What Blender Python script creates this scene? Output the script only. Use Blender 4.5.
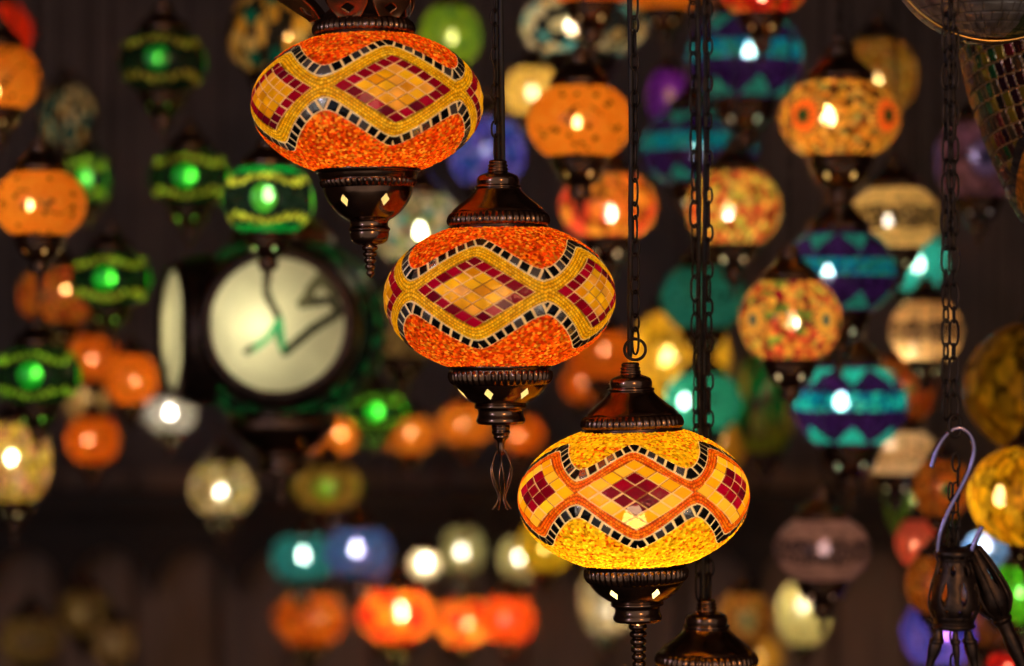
import bpy, math, random
import numpy as np
from mathutils import Vector, Matrix, noise as mnoise

for o in list(bpy.data.objects):
    bpy.data.objects.remove(o)
SC = bpy.context.scene
COL = SC.collection
PI = math.pi
RNG = random.Random(7)

# ------------------------------------------------------------------ camera, world, light, exposure
F = 2418.0            # focal length in pixels of a 1024 px wide frame (85 mm on 36 mm)
CZ = 1.60             # camera height
FOC = 1.90            # focus distance
cam_d = bpy.data.cameras.new('camera')
cam = bpy.data.objects.new('camera', cam_d)
COL.objects.link(cam)
cam.location = (0, 0, CZ)
cam.rotation_euler = (PI / 2, 0, 0)
cam_d.sensor_width = 36
cam_d.lens = 85
cam_d.clip_start = 0.05
cam_d.dof.use_dof = True
cam_d.dof.focus_distance = FOC
cam_d.dof.aperture_fstop = 3.1
cam_d.dof.aperture_blades = 0
SC.camera = cam

SC.view_settings.view_transform = 'Standard'
SC.view_settings.look = 'None'
SC.view_settings.gamma = 1
SC.view_settings.use_curve_mapping = False
SC.view_settings.exposure = 0.0

wd = bpy.data.worlds.new('world')
SC.world = wd
wd.use_nodes = True
wn = wd.node_tree.nodes
wn['Background'].inputs[0].default_value = (0.58, 0.50, 0.46, 1)
wn['Background'].inputs[1].default_value = 0.72


def lamp_light(name, kind, loc, target, energy, color, size=0.3, size_y=None):
    d = bpy.data.lights.new(name, kind)
    d.energy = energy
    d.color = color
    if kind == 'AREA':
        d.shape = 'RECTANGLE'
        d.size = size
        d.size_y = size_y or size
    o = bpy.data.objects.new(name, d)
    COL.objects.link(o)
    o.location = loc
    o.rotation_euler = (Vector(target) - Vector(loc)).to_track_quat('-Z', 'Y').to_euler()
    return o


# unseen area lights added for brass highlights: cool at left, warm at right
lamp_light('cool_highlight_fill', 'AREA', (-1.5, 0.3, 2.0), (0, 1.95, 1.6), 6, (0.66, 0.62, 1.0), 0.12, 0.45)
lamp_light('warm_highlight_fill', 'AREA', (0.75, -0.4, 2.0), (0.0, 1.95, 1.6), 12, (1.0, 0.50, 0.18), 0.10, 0.45)


def at(x, y, Y):
    return Vector(((x - 512) / F * Y, Y, CZ + (333 - y) / F * Y))


S0 = 1.90 / F         # metres per photo pixel at the focus distance; lamps are drawn in these units

# ------------------------------------------------------------------ materials


def new_mat(name):
    m = bpy.data.materials.new(name)
    m.use_nodes = True
    nt = m.node_tree
    nt.nodes.clear()
    out = nt.nodes.new('ShaderNodeOutputMaterial')
    return m, nt, out


def principled(name, col, rough=0.5, metal=0.0, col2=None, scale=40, bump=0.0, spec=0.5, detail=3, stretch=None):
    m, nt, out = new_mat(name)
    p = nt.nodes.new('ShaderNodeBsdfPrincipled')
    p.inputs['Roughness'].default_value = rough
    p.inputs['Metallic'].default_value = metal
    p.inputs['Specular IOR Level'].default_value = spec
    p.inputs['Base Color'].default_value = (*col, 1)
    tc = nt.nodes.new('ShaderNodeTexCoord')
    n = nt.nodes.new('ShaderNodeTexNoise')
    n.inputs['Scale'].default_value = scale
    n.inputs['Detail'].default_value = detail
    if stretch:
        mp = nt.nodes.new('ShaderNodeMapping')
        mp.inputs['Scale'].default_value = stretch
        nt.links.new(tc.outputs['Object'], mp.inputs[0])
        nt.links.new(mp.outputs[0], n.inputs['Vector'])
    else:
        nt.links.new(tc.outputs['Object'], n.inputs['Vector'])
    if col2:
        r = nt.nodes.new('ShaderNodeValToRGB')
        r.color_ramp.elements[0].position = 0.35
        r.color_ramp.elements[1].position = 0.68
        r.color_ramp.elements[0].color = (*col, 1)
        r.color_ramp.elements[1].color = (*col2, 1)
        nt.links.new(n.outputs[0], r.inputs[0])
        nt.links.new(r.outputs[0], p.inputs['Base Color'])
    if bump:
        b = nt.nodes.new('ShaderNodeBump')
        b.inputs['Strength'].default_value = bump
        b.inputs['Distance'].default_value = 0.002
        nt.links.new(n.outputs[0], b.inputs['Height'])
        nt.links.new(b.outputs[0], p.inputs['Normal'])
    nt.links.new(p.outputs[0], out.inputs[0])
    return m


BRASS = principled('aged_copper_brass', (0.20, 0.085, 0.040), 0.27, 1.0, (0.42, 0.20, 0.09), 60, 0.08)
BRASS_DARK = principled('dark_bronze', (0.13, 0.075, 0.05), 0.20, 1.0, (0.27, 0.16, 0.10), 50, 0.06)
IRON = principled('blackened_chain_iron', (0.02, 0.015, 0.013), 0.42, 0.8, (0.05, 0.035, 0.03), 90, 0.1)
STEEL = principled('plated_steel_hook', (0.26, 0.23, 0.42), 0.22, 1.0, (0.36, 0.31, 0.54), 80, 0.05)
CORD = principled('black_flex_cord', (0.012, 0.009, 0.009), 0.65, 0.0, (0.02, 0.015, 0.013), 200, 0.1)
FILIGREE = principled('cast_bronze_filigree', (0.04, 0.027, 0.022), 0.4, 0.9, (0.09, 0.055, 0.04), 120, 0.3)
WALL = principled('dark_brown_plaster', (0.16, 0.125, 0.115), 0.9, 0, (0.24, 0.18, 0.16), 6, 0.2, 0.1)
PANEL = principled('brown_timber_panel', (0.30, 0.19, 0.14), 0.75, 0, (0.44, 0.27, 0.18), 9, 0.2, 0.1, 4, (6, 6, 0.6))
DARKWOOD = principled('dark_stained_wood', (0.05, 0.036, 0.03), 0.7, 0, (0.08, 0.056, 0.046), 12, 0.2, 0.15, 4, (1, 1, 8))
FLOORM = principled('dark_floor_tile', (0.06, 0.045, 0.04), 0.6, 0, (0.09, 0.07, 0.06), 5, 0.1)

_bulbm = {}


def bulb_mat(col, L):
    k = (tuple(round(c, 2) for c in col), round(L, 1))
    if k not in _bulbm:
        m, nt, out = new_mat('glowing_bulb')
        e = nt.nodes.new('ShaderNodeEmission')
        e.inputs[0].default_value = (*col, 1)
        e.inputs[1].default_value = L
        nt.links.new(e.outputs[0], out.inputs[0])
        _bulbm[k] = m
    return _bulbm[k]


def make_glass(name, bump_scale, bump_strength, dist=0.001):
    """Mosaic glass: the attribute 'tint' holds the colour of each piece of glass and (alpha) how clear it is;
    'piece' holds mirror / roughness / how much light passes through."""
    m, nt, out = new_mat(name)
    a = nt.nodes.new('ShaderNodeAttribute'); a.attribute_name = 'tint'
    b = nt.nodes.new('ShaderNodeAttribute'); b.attribute_name = 'piece'
    sep = nt.nodes.new('ShaderNodeSeparateColor')
    nt.links.new(b.outputs['Color'], sep.inputs[0])
    p = nt.nodes.new('ShaderNodeBsdfPrincipled')
    nt.links.new(a.outputs['Color'], p.inputs['Base Color'])
    nt.links.new(sep.outputs[0], p.inputs['Metallic'])
    nt.links.new(sep.outputs[1], p.inputs['Roughness'])
    p.inputs['Specular IOR Level'].default_value = 0.4
    t = nt.nodes.new('ShaderNodeBsdfTranslucent')
    nt.links.new(a.outputs['Color'], t.inputs['Color'])
    tr = nt.nodes.new('ShaderNodeBsdfTransparent')
    wh = nt.nodes.new('ShaderNodeMix'); wh.data_type = 'RGBA'
    wh.inputs[0].default_value = 0.28
    wh.inputs[7].default_value = (1, 1, 1, 1)
    nt.links.new(a.outputs['Color'], wh.inputs[6])
    nt.links.new(wh.outputs[2], tr.inputs['Color'])
    m1 = nt.nodes.new('ShaderNodeMixShader')
    nt.links.new(sep.outputs[2], m1.inputs[0])
    nt.links.new(p.outputs[0], m1.inputs[1])
    nt.links.new(t.outputs[0], m1.inputs[2])
    m2 = nt.nodes.new('ShaderNodeMixShader')
    nt.links.new(a.outputs['Alpha'], m2.inputs[0])
    nt.links.new(m1.outputs[0], m2.inputs[1])
    nt.links.new(tr.outputs[0], m2.inputs[2])
    if bump_strength:
        tc = nt.nodes.new('ShaderNodeTexCoord')
        v = nt.nodes.new('ShaderNodeTexVoronoi')
        v.inputs['Scale'].default_value = bump_scale
        nt.links.new(tc.outputs['Object'], v.inputs['Vector'])
        bm_ = nt.nodes.new('ShaderNodeBump')
        bm_.inputs['Strength'].default_value = bump_strength
        bm_.inputs['Distance'].default_value = dist
        nt.links.new(v.outputs['Distance'], bm_.inputs['Height'])
        nt.links.new(bm_.outputs[0], p.inputs['Normal'])
    nt.links.new(m2.outputs[0], out.inputs[0])
    return m


GLASS = make_glass('mosaic_glass', 450, 0.25)
GLASS_BG = make_glass('small_mosaic_glass', 160, 0.3)

# ------------------------------------------------------------------ object helpers


def tag(o, label=None, cat=None, group=None, kind=None):
    if label: o['label'] = label
    if cat: o['category'] = cat
    if group: o['group'] = group
    if kind: o['kind'] = kind
    return o


def empty(name, loc):
    o = bpy.data.objects.new(name, None)
    o.empty_display_size = 0.03
    COL.objects.link(o)
    o.location = loc
    return o


def link(name, me, parent=None, loc=(0, 0, 0)):
    o = bpy.data.objects.new(name, me)
    COL.objects.link(o)
    if parent is not None:
        o.parent = parent
    o.location = loc
    return o


def mesh_from(name, verts, faces, mat, smooth=True):
    me = bpy.data.meshes.new(name)
    me.from_pydata([tuple(v) for v in verts], [], faces)
    me.materials.append(mat)
    if smooth:
        me.polygons.foreach_set('use_smooth', [True] * len(me.polygons))
    me.update()
    return me


class MB:
    """Collects shapes into one mesh."""

    def __init__(self):
        self.v = []
        self.f = []

    def grid(self, rows, closed=True, keep=None):
        """rows: list of rings (lists of Vectors)"""
        o = len(self.v)
        n = len(rows[0])
        for r in rows:
            self.v.extend(r)
        for j in range(len(rows) - 1):
            for i in range(n if closed else n - 1):
                k = (i + 1) % n
                if keep and not keep(j, i):
                    continue
                self.f.append((o + j * n + i, o + j * n + k, o + (j + 1) * n + k, o + (j + 1) * n + i))

    def tube(self, pts, r, n=8, closed=False, caps=True, flat=1.0, up=None):
        pts = [Vector(p) for p in pts]
        m = len(pts)
        rad = r if isinstance(r, (list, tuple)) else [r] * m
        rows = []
        prev = None
        for i, p in enumerate(pts):
            if closed:
                t = pts[(i + 1) % m] - pts[i - 1]
            else:
                t = pts[min(i + 1, m - 1)] - pts[max(i - 1, 0)]
            t.normalize()
            if prev is None:
                a = Vector(up) if up else (Vector((0, 0, 1)) if abs(t.z) < 0.9 else Vector((1, 0, 0)))
                u = t.cross(a).normalized()
            else:
                u = (prev - t * prev.dot(t)).normalized()
            prev = u
            w = t.cross(u)
            rows.append([p + (u * math.cos(2 * PI * k / n) + w * math.sin(2 * PI * k / n) * flat) * rad[i] for k in range(n)])
        if closed:
            rows.append(rows[0])
        o = len(self.v)
        self.grid(rows)
        if caps and not closed:
            self.f.append(tuple(o + k for k in range(n))[::-1])
            self.f.append(tuple(o + (m - 1) * n + k for k in range(n)))

    def lathe(self, prof, n=48, ribs=None, keep=None, cx=0, cy=0):
        """prof: (r, z) or (r, z, rib amplitude)"""
        rows = []
        for p in prof:
            amp = p[2] if len(p) > 2 else 0
            rows.append([Vector((cx + (p[0] + (amp * math.cos(ribs * 2 * PI * i / n) if amp else 0)) * math.cos(2 * PI * i / n),
                                 cy + (p[0] + (amp * math.cos(ribs * 2 * PI * i / n) if amp else 0)) * math.sin(2 * PI * i / n), p[1]))
                         for i in range(n)])
        self.grid(rows, True, keep)

    def box(self, lo, hi):
        o = len(self.v)
        for x in (lo[0], hi[0]):
            for y in (lo[1], hi[1]):
                for z in (lo[2], hi[2]):
                    self.v.append(Vector((x, y, z)))
        self.f += [tuple(o + i for i in q) for q in ((0, 1, 3, 2), (4, 6, 7, 5), (0, 4, 5, 1), (2, 3, 7, 6), (0, 2, 6, 4), (1, 5, 7, 3))]

    def mesh(self, name, mat, scale=1.0, smooth=True):
        return mesh_from(name, [v * scale for v in self.v] if scale != 1 else self.v, self.f, mat, smooth)


def smooth_prof(pts, k=5):
    """Catmull-Rom through (r, z) points; a point with a third value 1 is a hard corner"""
    out = []
    m = len(pts)
    for i in range(m - 1):
        p0, p1, p2, p3 = pts[max(i - 1, 0)], pts[i], pts[i + 1], pts[min(i + 2, m - 1)]
        if len(p1) > 2: p0 = p1
        if len(p2) > 2: p3 = p2
        for j in range(k):
            t = j / k
            out.append(tuple(0.5 * (2 * p1[a] + (p2[a] - p0[a]) * t + (2 * p0[a] - 5 * p1[a] + 4 * p2[a] - p3[a]) * t * t
                                    + (3 * p1[a] - p0[a] - 3 * p2[a] + p3[a]) * t ** 3) for a in (0, 1)))
    out.append(tuple(pts[-1][:2]))
    return out


def smooth_path(pts, k=6):
    out = []
    m = len(pts)
    pts = [Vector(p) for p in pts]
    for i in range(m - 1):
        p0, p1, p2, p3 = pts[max(i - 1, 0)], pts[i], pts[i + 1], pts[min(i + 2, m - 1)]
        for j in range(k):
            t = j / k
            out.append(0.5 * (2 * p1 + (p2 - p0) * t + (2 * p0 - 5 * p1 + 4 * p2 - p3) * t * t + (3 * p1 - p0 - 3 * p2 + p3) * t ** 3))
    out.append(pts[-1])
    return out


# ------------------------------------------------------------------ glass globes with a mosaic
def globe_profile(a, b, rt, rb, nv):
    """flattened ball with a round neck opening at top (radius rt) and bottom (rb): r, z and arc length from the equator"""
    pt = math.acos(rt / a)
    pb = -math.acos(rb / a)
    ph = np.linspace(pb, pt, 2000)
    r = a * np.cos(ph)
    z = b * np.sin(ph)
    s = np.concatenate([[0], np.cumsum(np.hypot(np.diff(r), np.diff(z)))])
    i0 = np.argmin(np.abs(ph))
    s -= s[i0]
    ss = np.linspace(s[0], s[-1], nv)
    return np.interp(ss, s, r), np.interp(ss, s, z), ss


def globe_mesh(name, prof, nu, pattern, mat, scale, seed=0):
    """pattern(theta, s, r) -> tint (n,4), piece (n,3), relief (n,) in drawing units"""
    r, z, s = prof
    nv = len(r)
    th = np.arange(nu) / nu * 2 * PI
    TH, Sg = np.meshgrid(th, s)
    Rg = np.repeat(r[:, None], nu, 1)
    Zg = np.repeat(z[:, None], nu, 1)
    tint, piece, rel = pattern(TH.ravel(), Sg.ravel(), Rg.ravel())
    dr = np.gradient(r); dz = np.gradient(z)
    ln = np.hypot(dr, dz) + 1e-9
    nr, nz = dz / ln, -dr / ln
    rel = rel.reshape(nv, nu)
    R2 = Rg + nr[:, None] * rel
    Z2 = Zg + nz[:, None] * rel
    # theta = 0 faces the camera (-Y), growing towards +X
    co = np.stack([R2 * np.sin(TH), -R2 * np.cos(TH), Z2], -1).reshape(-1, 3) * scale
    idx = np.arange(nv * nu).reshape(nv, nu)
    nx = np.roll(idx, -1, 1)
    q = np.stack([idx[:-1], nx[:-1], nx[1:], idx[1:]], -1).reshape(-1, 4)
    me = bpy.data.meshes.new(name)
    me.vertices.add(len(co)); me.vertices.foreach_set('co', co.astype(np.float32).ravel())
    nf = len(q)
    me.loops.add(nf * 4); me.loops.foreach_set('vertex_index', q.astype(np.int32).ravel())
    me.polygons.add(nf)
    me.polygons.foreach_set('loop_start', np.arange(0, nf * 4, 4, dtype=np.int32))
    me.polygons.foreach_set('loop_total', np.full(nf, 4, dtype=np.int32))
    me.polygons.foreach_set('use_smooth', np.ones(nf, dtype=bool))
    me.update(calc_edges=True)
    at_ = me.attributes.new('tint', 'FLOAT_COLOR', 'POINT')
    at_.data.foreach_set('color', np.clip(tint, 0, 1).astype(np.float32).ravel())
    p4 = np.concatenate([piece, np.ones((len(piece), 1))], 1)
    at_ = me.attributes.new('piece', 'FLOAT_COLOR', 'POINT')
    at_.data.foreach_set('color', np.clip(p4, 0, 1).astype(np.float32).ravel())
    me.materials.append(mat)
    return me


def hsh(a, b, k=0):
    x = np.sin(a * 127.1 + b * 311.7 + k * 74.7) * 43758.5453
    return x - np.floor(x)


def cells(u, v, size, k=0, jitter=0.8):
    """nearest jittered cell of a square lattice: distance to the centre and two random numbers of the cell"""
    gx, gy = np.floor(u / size), np.floor(v / size)
    best = np.full(u.shape, 1e9)
    ix = np.zeros(u.shape); iy = np.zeros(u.shape)
    for dx in (-1, 0, 1):
        for dy in (-1, 0, 1):
            cx_, cy_ = gx + dx, gy + dy
            px = (cx_ + 0.5 + jitter * (hsh(cx_, cy_, k) - 0.5)) * size
            py = (cy_ + 0.5 + jitter * (hsh(cx_, cy_, k + 5) - 0.5)) * size
            d = (u - px) ** 2 + (v - py) ** 2
            w = d < best
            best = np.where(w, d, best); ix = np.where(w, cx_, ix); iy = np.where(w, cy_, iy)
    return np.sqrt(best) / size, hsh(ix, iy, k + 9), hsh(ix, iy, k + 13)


def vnoise(u, v, k=0):
    gx, gy = np.floor(u), np.floor(v)
    fx, fy = u - gx, v - gy
    fx = fx * fx * (3 - 2 * fx); fy = fy * fy * (3 - 2 * fy)
    a, b, c, d = hsh(gx, gy, k), hsh(gx + 1, gy, k), hsh(gx, gy + 1, k), hsh(gx + 1, gy + 1, k)
    return (a * (1 - fx) + b * fx) * (1 - fy) + (c * (1 - fx) + d * fx) * fy


def pick(cols, h):
    c = np.array(cols)
    return c[np.minimum((h * len(cols)).astype(int), len(cols) - 1)]


def diamond_pattern(nrep, th0, zc, h0, wdeg, ntile, ring_rows, core_cols, ring_cols, bead_cols, band, nbead, mirror,
                    frit_cols, K=108.0, seed=0, core_T=0.6, ring_T=0.45, frit_T=0.5, bead_T=0.5, core_clear=0.004):
    per = 2 * PI / nrep

    def f(th, s, r):
        n = len(th)
        cell = np.round((th - th0) / per)
        dt = th - th0 - cell * per
        u = dt * K
        cellm = np.mod(cell, nrep)
        t = s - zc + 1.6 * np.sin(3 * dt + cellm * 2.1)      # hand-made waver
        w = math.radians(wdeg) * K
        half = per * K / 2
        nrm = h0 * w / math.hypot(h0, w)
        d_sharp = (np.abs(t) / h0 + np.abs(u) / w - 1) * nrm
        # rounded triangle wave for the outside of the band
        k_ = 0.86
        tri = np.arcsin(k_ * np.cos(PI * u / half)) / math.asin(k_)           # 1 at the diamond, -1 between
        us = (1 - tri) / 2 * half
        us = us * 0.96 + half * 0.02
        d = (np.abs(t) / h0 + us / w - 1) * nrm
        tint = np.zeros((n, 4)); piece = np.zeros((n, 3)); rel = np.zeros(n)
        e = np.where(u * np.sign(t) > 0, 1.0, 1.0) * (np.abs(u) * w / math.hypot(h0, w) - np.abs(t) * h0 / math.hypot(h0, w))
        e = np.abs(u) * 0.86 - np.abs(t) * 0.50 + cellm * 31.7 + np.where(u > 0, 7.7, 0) + np.where(t > 0, 3.1, 0)
        # --- frit: crushed glass granules
        rq = np.round(np.maximum(r, 20) / 9) * 9
        dd, h1, h2 = cells(np.mod(th + PI, 2 * PI) * rq + rq * 3.3, s, 2.7, seed + 3, 0.9)
        c = pick(frit_cols, h1)
        tint[:, :3] = c * (0.40 + 0.85 * h2)[:, None]
        tint[:, 3] = 0.0
        piece[:] = (0, 0.22, frit_T)
        piece[:, 2] = frit_T * (0.7 + 0.6 * h2)
        rel[:] = 1.3 * (1 - dd * 1.1) * (0.4 + 0.9 * h2)
        # --- mirror squares in white grout
        m0, m1 = band + 0.8, band + 0.8 + mirror
        mm = (d > band) & (d < m1 + 0.6)
        pitch = mirror * 1.12
        ph = np.mod(e / pitch, 1.0)
        idm = np.floor(e / pitch)
        grout = mm & ((ph < 0.24) | (d < m0 + 0.4) | (d > m1 - 0.4))
        gl = mm & ~grout
        hm = hsh(idm, cellm, seed + 21 )
        tint[grout] = (0.80, 0.62, 0.38, 0.0); piece[grout] = (0, 0.5, 0.45); rel[grout] = -0.2
        mc = pick([(0.05, 0.06, 0.06), (0.025, 0.03, 0.04), (0.30, 0.32, 0.32), (0.06, 0.07, 0.06), (0.04, 0.04, 0.04), (0.65, 0.62, 0.55)], hm)  # pale and dark tints put mirror reflections into the tile colour
        tint[gl, :3] = mc[gl]; tint[gl, 3] = 0
        piece[gl] = (0.9, 0.12, 0.0); rel[gl] = 1.1
        rel[gl] += 0.5 * (hm[gl] - 0.5) + 0.5 * (hsh(idm, cellm, 4)[gl] - 0.5) * (ph[gl] - 0.6) * 3
        # --- rows of seed beads
        bb = (d <= band) & (d_sharp > 0)
        rowf = np.clip(d, 0, band - 1e-3) / band * nbead
        rp = rowf - np.floor(rowf) - 0.5
        bpitch = band / nbead * 0.95
        bf = np.mod(e / bpitch + 0.5 * np.mod(np.floor(rowf), 2), 1.0) - 0.5
        bh = hsh(np.floor(e / bpitch + 0.5 * np.mod(np.floor(rowf), 2)), np.floor(rowf) + 7 * cellm, seed + 31)
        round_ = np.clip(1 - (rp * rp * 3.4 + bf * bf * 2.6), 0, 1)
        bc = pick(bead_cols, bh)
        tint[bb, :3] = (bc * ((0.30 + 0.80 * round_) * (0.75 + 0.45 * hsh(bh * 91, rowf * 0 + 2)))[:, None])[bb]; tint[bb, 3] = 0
        piece[bb] = (0, 0.25, bead_T); rel[bb] = (1.1 * np.sqrt(round_))[bb]
        # --- diamond of square tiles
        dm = d_sharp <= 0
        p = (u / w + t / h0 + 1) / 2 * ntile
        q = (u / w - t / h0 + 1) / 2 * ntile
        pi_, qi = np.floor(p), np.floor(q)
        edge = np.minimum(np.minimum(p - pi_, 1 - p + pi_), np.minimum(q - qi, 1 - q + qi))
        hh = hsh(pi_ + 3 * cellm, qi, seed + 41)
        h3 = hsh(pi_, qi + 5 * cellm, seed + 43)
        ringm = dm & ((pi_ < ring_rows) | (pi_ > ntile - 1 - ring_rows) | (qi < ring_rows) | (qi > ntile - 1 - ring_rows))
        corem = dm & ~ringm
        cc = pick(core_cols, hh) * (0.8 + 0.35 * vnoise(u * 0.12, t * 0.12, 3))[:, None]
        rc = pick(ring_cols, hh)
        tint[corem, :3] = cc[corem]; tint[ringm, :3] = rc[ringm]
        tint[corem, 3] = core_clear; tint[ringm, 3] = core_clear
        piece[corem] = (0, 0.16, core_T); piece[ringm] = (0, 0.10, ring_T)
        gap = dm & (edge < 0.035 + 0.04 * h3)
        rel[dm] = (1.0 + 0.7 * (hh - 0.5) + 1.2 * (h3 - 0.5) * (p - pi_ - 0.5) + 1.0 * (hh - 0.5) * (q - qi - 0.5))[dm]
        lite = np.where(h3[gap][:, None] > 0.35, np.array([[0.85, 0.55, 0.30]]), np.array([[0.25, 0.10, 0.03]]))
        tint[gap, :3] = lite; tint[gap, 3] = 0; piece[gap] = (0, 0.4, 0.45); rel[gap] = -0.2
        return tint, piece, rel
    return f


# ------------------------------------------------------------------ shared metal shapes (drawing units, z = 0 at the globe's centre line or at the fitting's own rim)
def cap_mesh(seg=240, tall=0.0, mat=BRASS_DARK, lo=False):
    """bell-shaped cap standing on the glass: z = 0 at its lower rim"""
    k = 1.0 + tall
    prof = [(44, -3), (50.5, -1, 0), (51, 1, 0), (48.5, 3, 0)]
    ribs = [(48.6, 3.2, 0), (50.2, 4.6, 0.9), (51.0, 8, 1.2), (50.0, 12, 1.2), (48.4, 15, 0.9), (47.0, 16.4, 0)]
    bell = smooth_prof([(47.0, 16.4, 1), (45.5, 19 + 2 * tall), (40, 24 * k), (31, 31 * k), (24.5, 37 * k), (22.5, 40 * k, 1), (23.5, 41.5 * k), (23.2, 43 * k, 1),
                        (20.5, 44 * k, 1), (21.2, 48 * k), (19.5, 53 * k), (13, 56 * k), (10.5, 56.8 * k, 1), (9.8, 58.5 * k), (10.6, 60 * k), (9.2, 61.5 * k), (10.2, 63.5 * k), (8.6, 65 * k),
                        (9.2, 67 * k), (7, 69 * k), (1.0, 69.4 * k)], 2 if lo else 4)
    mb = MB()
    n = seg
    mb.lathe(prof + ribs + bell, n, ribs=48 if not lo else 16)
    return mb.mesh('cap_mesh', mat, S0)


def collar_profile(tall):
    # z = 0 at the rim under the glass
    top = [(46, 5), (52.5, 1.5), (53.0, -0.5), (52.0, -2.5), (50.5, -3.2)]
    if tall:
        sm = smooth_prof([(50.5, -3.2, 1), (49.2, -7), (47.6, -10.0, 1)], 3)
        rib = [(47.8, -10.2, 0), (48.2, -11.5, 1.0), (47.4, -14, 1.2), (46.0, -16.6, 1.0), (44.8, -18, 0)]
        bowl = smooth_prof([(44.8, -18, 1), (43.6, -24), (39.5, -33), (33, -41), (26, -47), (21.5, -49.5, 1), (19.2, -52), (18.8, -56), (20.6, -58.5, 1), (21.0, -60),
                            (19.6, -62, 1), (19.4, -66), (17.5, -71), (13.2, -74), (9, -75)], 6)
    else:
        sm = []
        rib = [(50.3, -4.5, 0), (51.4, -6, 1.0), (51.6, -10, 1.3), (50.8, -14, 1.2), (49, -17, 1.0), (47.5, -18.6, 0)]
        bowl = smooth_prof([(47.5, -18.6, 1), (45.5, -22), (39.5, -29), (31.5, -35), (25.5, -38.2, 1), (26.6, -40), (26.2, -42, 1), (23.0, -44), (22.6, -48), (24.4, -53), (24.6, -55.5, 1),
                            (22.5, -58, 1), (15, -59), (9, -59.5)], 6)
    return top, sm, rib, bowl


def collar_mesh(tall, holes=6, ph0=0.0, seg=360, mat=BRASS_DARK, lo=False):
    top, sm, rib, bowl = collar_profile(tall)
    prof = top + sm + rib + bowl
    zc, hz, ha = (-31.5, 6.2, 4.6) if tall else (-27.0, 5.6, 4.6)

    def keep(j, i):
        if lo or holes == 0:
            return True
        z = (prof[j][1] + prof[j + 1][1]) / 2
        r = (prof[j][0] + prof[j + 1][0]) / 2
        if abs(z - zc) > hz:
            return True
        a = (i + 0.5) / seg * 2 * PI + PI / 2 - ph0     # 0 = facing camera
        a = (a + PI / holes) % (2 * PI / holes) - PI / holes
        return abs(a * r) / ha + abs(z - zc) / hz > 1
    if not lo:      # finer rows where the diamonds are cut
        fine = []
        for a, b in zip(prof[:-1], prof[1:]):
            k = 3 if (min(a[1], b[1]) < zc + hz and max(a[1], b[1]) > zc - hz) else 1
            for q in range(k):
                t = q / k
                fine.append(tuple(a[c] * (1 - t) + b[c] * t for c in (0, 1)) + ((a[2] if len(a) > 2 else 0),))
        fine.append(prof[-1])
        prof = fine
    mb = MB()
    mb.lathe(prof, seg, ribs=48 if not lo else 16, keep=keep)
    me = mb.mesh('collar_mesh', mat, S0)
    return me


def liner_mesh(tall):  # added translucent liner that passes bulb light so the cut-outs glow
    _, sm, rib, bowl = collar_profile(tall)
    pr = [(max(p[0] - 2.2, 1), p[1]) for p in bowl if p[1] > (-46 if tall else -37)]
    mb = MB()
    mb.lathe(pr, 64)
    m, nt, out = new_mat('cream_glow_liner')
    t = nt.nodes.new('ShaderNodeBsdfTranslucent')
    t.inputs[0].default_value = (1.0, 0.86, 0.5, 1)
    nt.links.new(t.outputs[0], out.inputs[0])
    return mb.mesh('liner_mesh', m, S0)


def ringed_finial(z0, L=34, k=5, r0=8.2, r1=4.2):
    pts = [(7.0, z0 + 2, 1)]
    for i in range(k):
        r = r0 + (r1 - r0) * i / (k - 1)
        h = L / k
        z = z0 - i * h
        pts += [(r * 0.72, z - 0.3, 1), (r * 0.95, z - h * 0.25), (r, z - h * 0.5), (r * 0.92, z - h * 0.78), (r * 0.62, z - h * 0.98, 1)]
    pts += [(0.3, z0 - L - 2)]
    mb = MB()
    mb.lathe(smooth_prof(pts, 3), 32)
    return mb.mesh('finial_mesh', BRASS_DARK, S0)


def tulip_finial(z0):
    """short ringed stem and six bent wires forming an open tulip"""
    mb = MB()
    mb.lathe(smooth_prof([(7.5, z0 + 2, 1), (9.2, z0 - 1), (8.6, z0 - 5), (9.4, z0 - 7), (7.6, z0 - 10), (7.8, z0 - 12), (4.6, z0 - 15, 1), (3.4, z0 - 18), (3.6, z0 - 25), (2.2, z0 - 29), (0.3, z0 - 30)], 3), 32)
    for k in range(6):
        a = 2 * PI * k / 6 + 0.3
        pts = [(3, 0, z0 - 24), (6, 0, z0 - 27), (10.3, 0, z0 - 38), (11.2, 0, z0 - 47), (8.0, 0, z0 - 59), (3.6, 0, z0 - 69), (4.2, 0, z0 - 76), (9.5, 0, z0 - 84)]
        pts = [Vector((p[0] * math.cos(a + i * 0.13), p[0] * math.sin(a + i * 0.13), p[2])) for i, p in enumerate(pts)]
        mb.tube(smooth_path(pts, 5), 0.85, 6)
    return mb.mesh('tulip_mesh', BRASS_DARK, S0)


def bulb_mesh(col, L, n=24, r=14):
    mb = MB()
    mb.lathe(smooth_prof([(0.2, -r * 1.15), (r * 0.6, -r * 0.98), (r, -r * 0.1), (r * 0.72, r * 0.75), (r * 0.45, r * 1.35), (r * 0.42, r * 1.7, 1)], 2 if n < 16 else 4), n)
    return mb.mesh('bulb_mesh', bulb_mat(col, L), S0)


def holder_mesh(z0, z1, n=20):
    mb = MB()
    mb.lathe([(0.5, z0 - 1), (6.4, z0), (7.2, z0 + 5), (6.6, z0 + 18), (3, z0 + 22), (2.6, z1)], n)
    return mb.mesh('holder_mesh', BRASS_DARK, S0)


def link_pts(cx, cy, cz, L, W, ang, n=18):
    pts = []
    for i in range(n):
        a = 2 * PI * i / n
        x = math.cos(a) * W / 2
        z = math.sin(a)
        z = math.copysign(abs(z) ** 0.75, z) * L / 2
        pts.append(Vector((cx + x * math.cos(ang), cy + x * math.sin(ang), cz + z)))
    return pts


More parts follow.
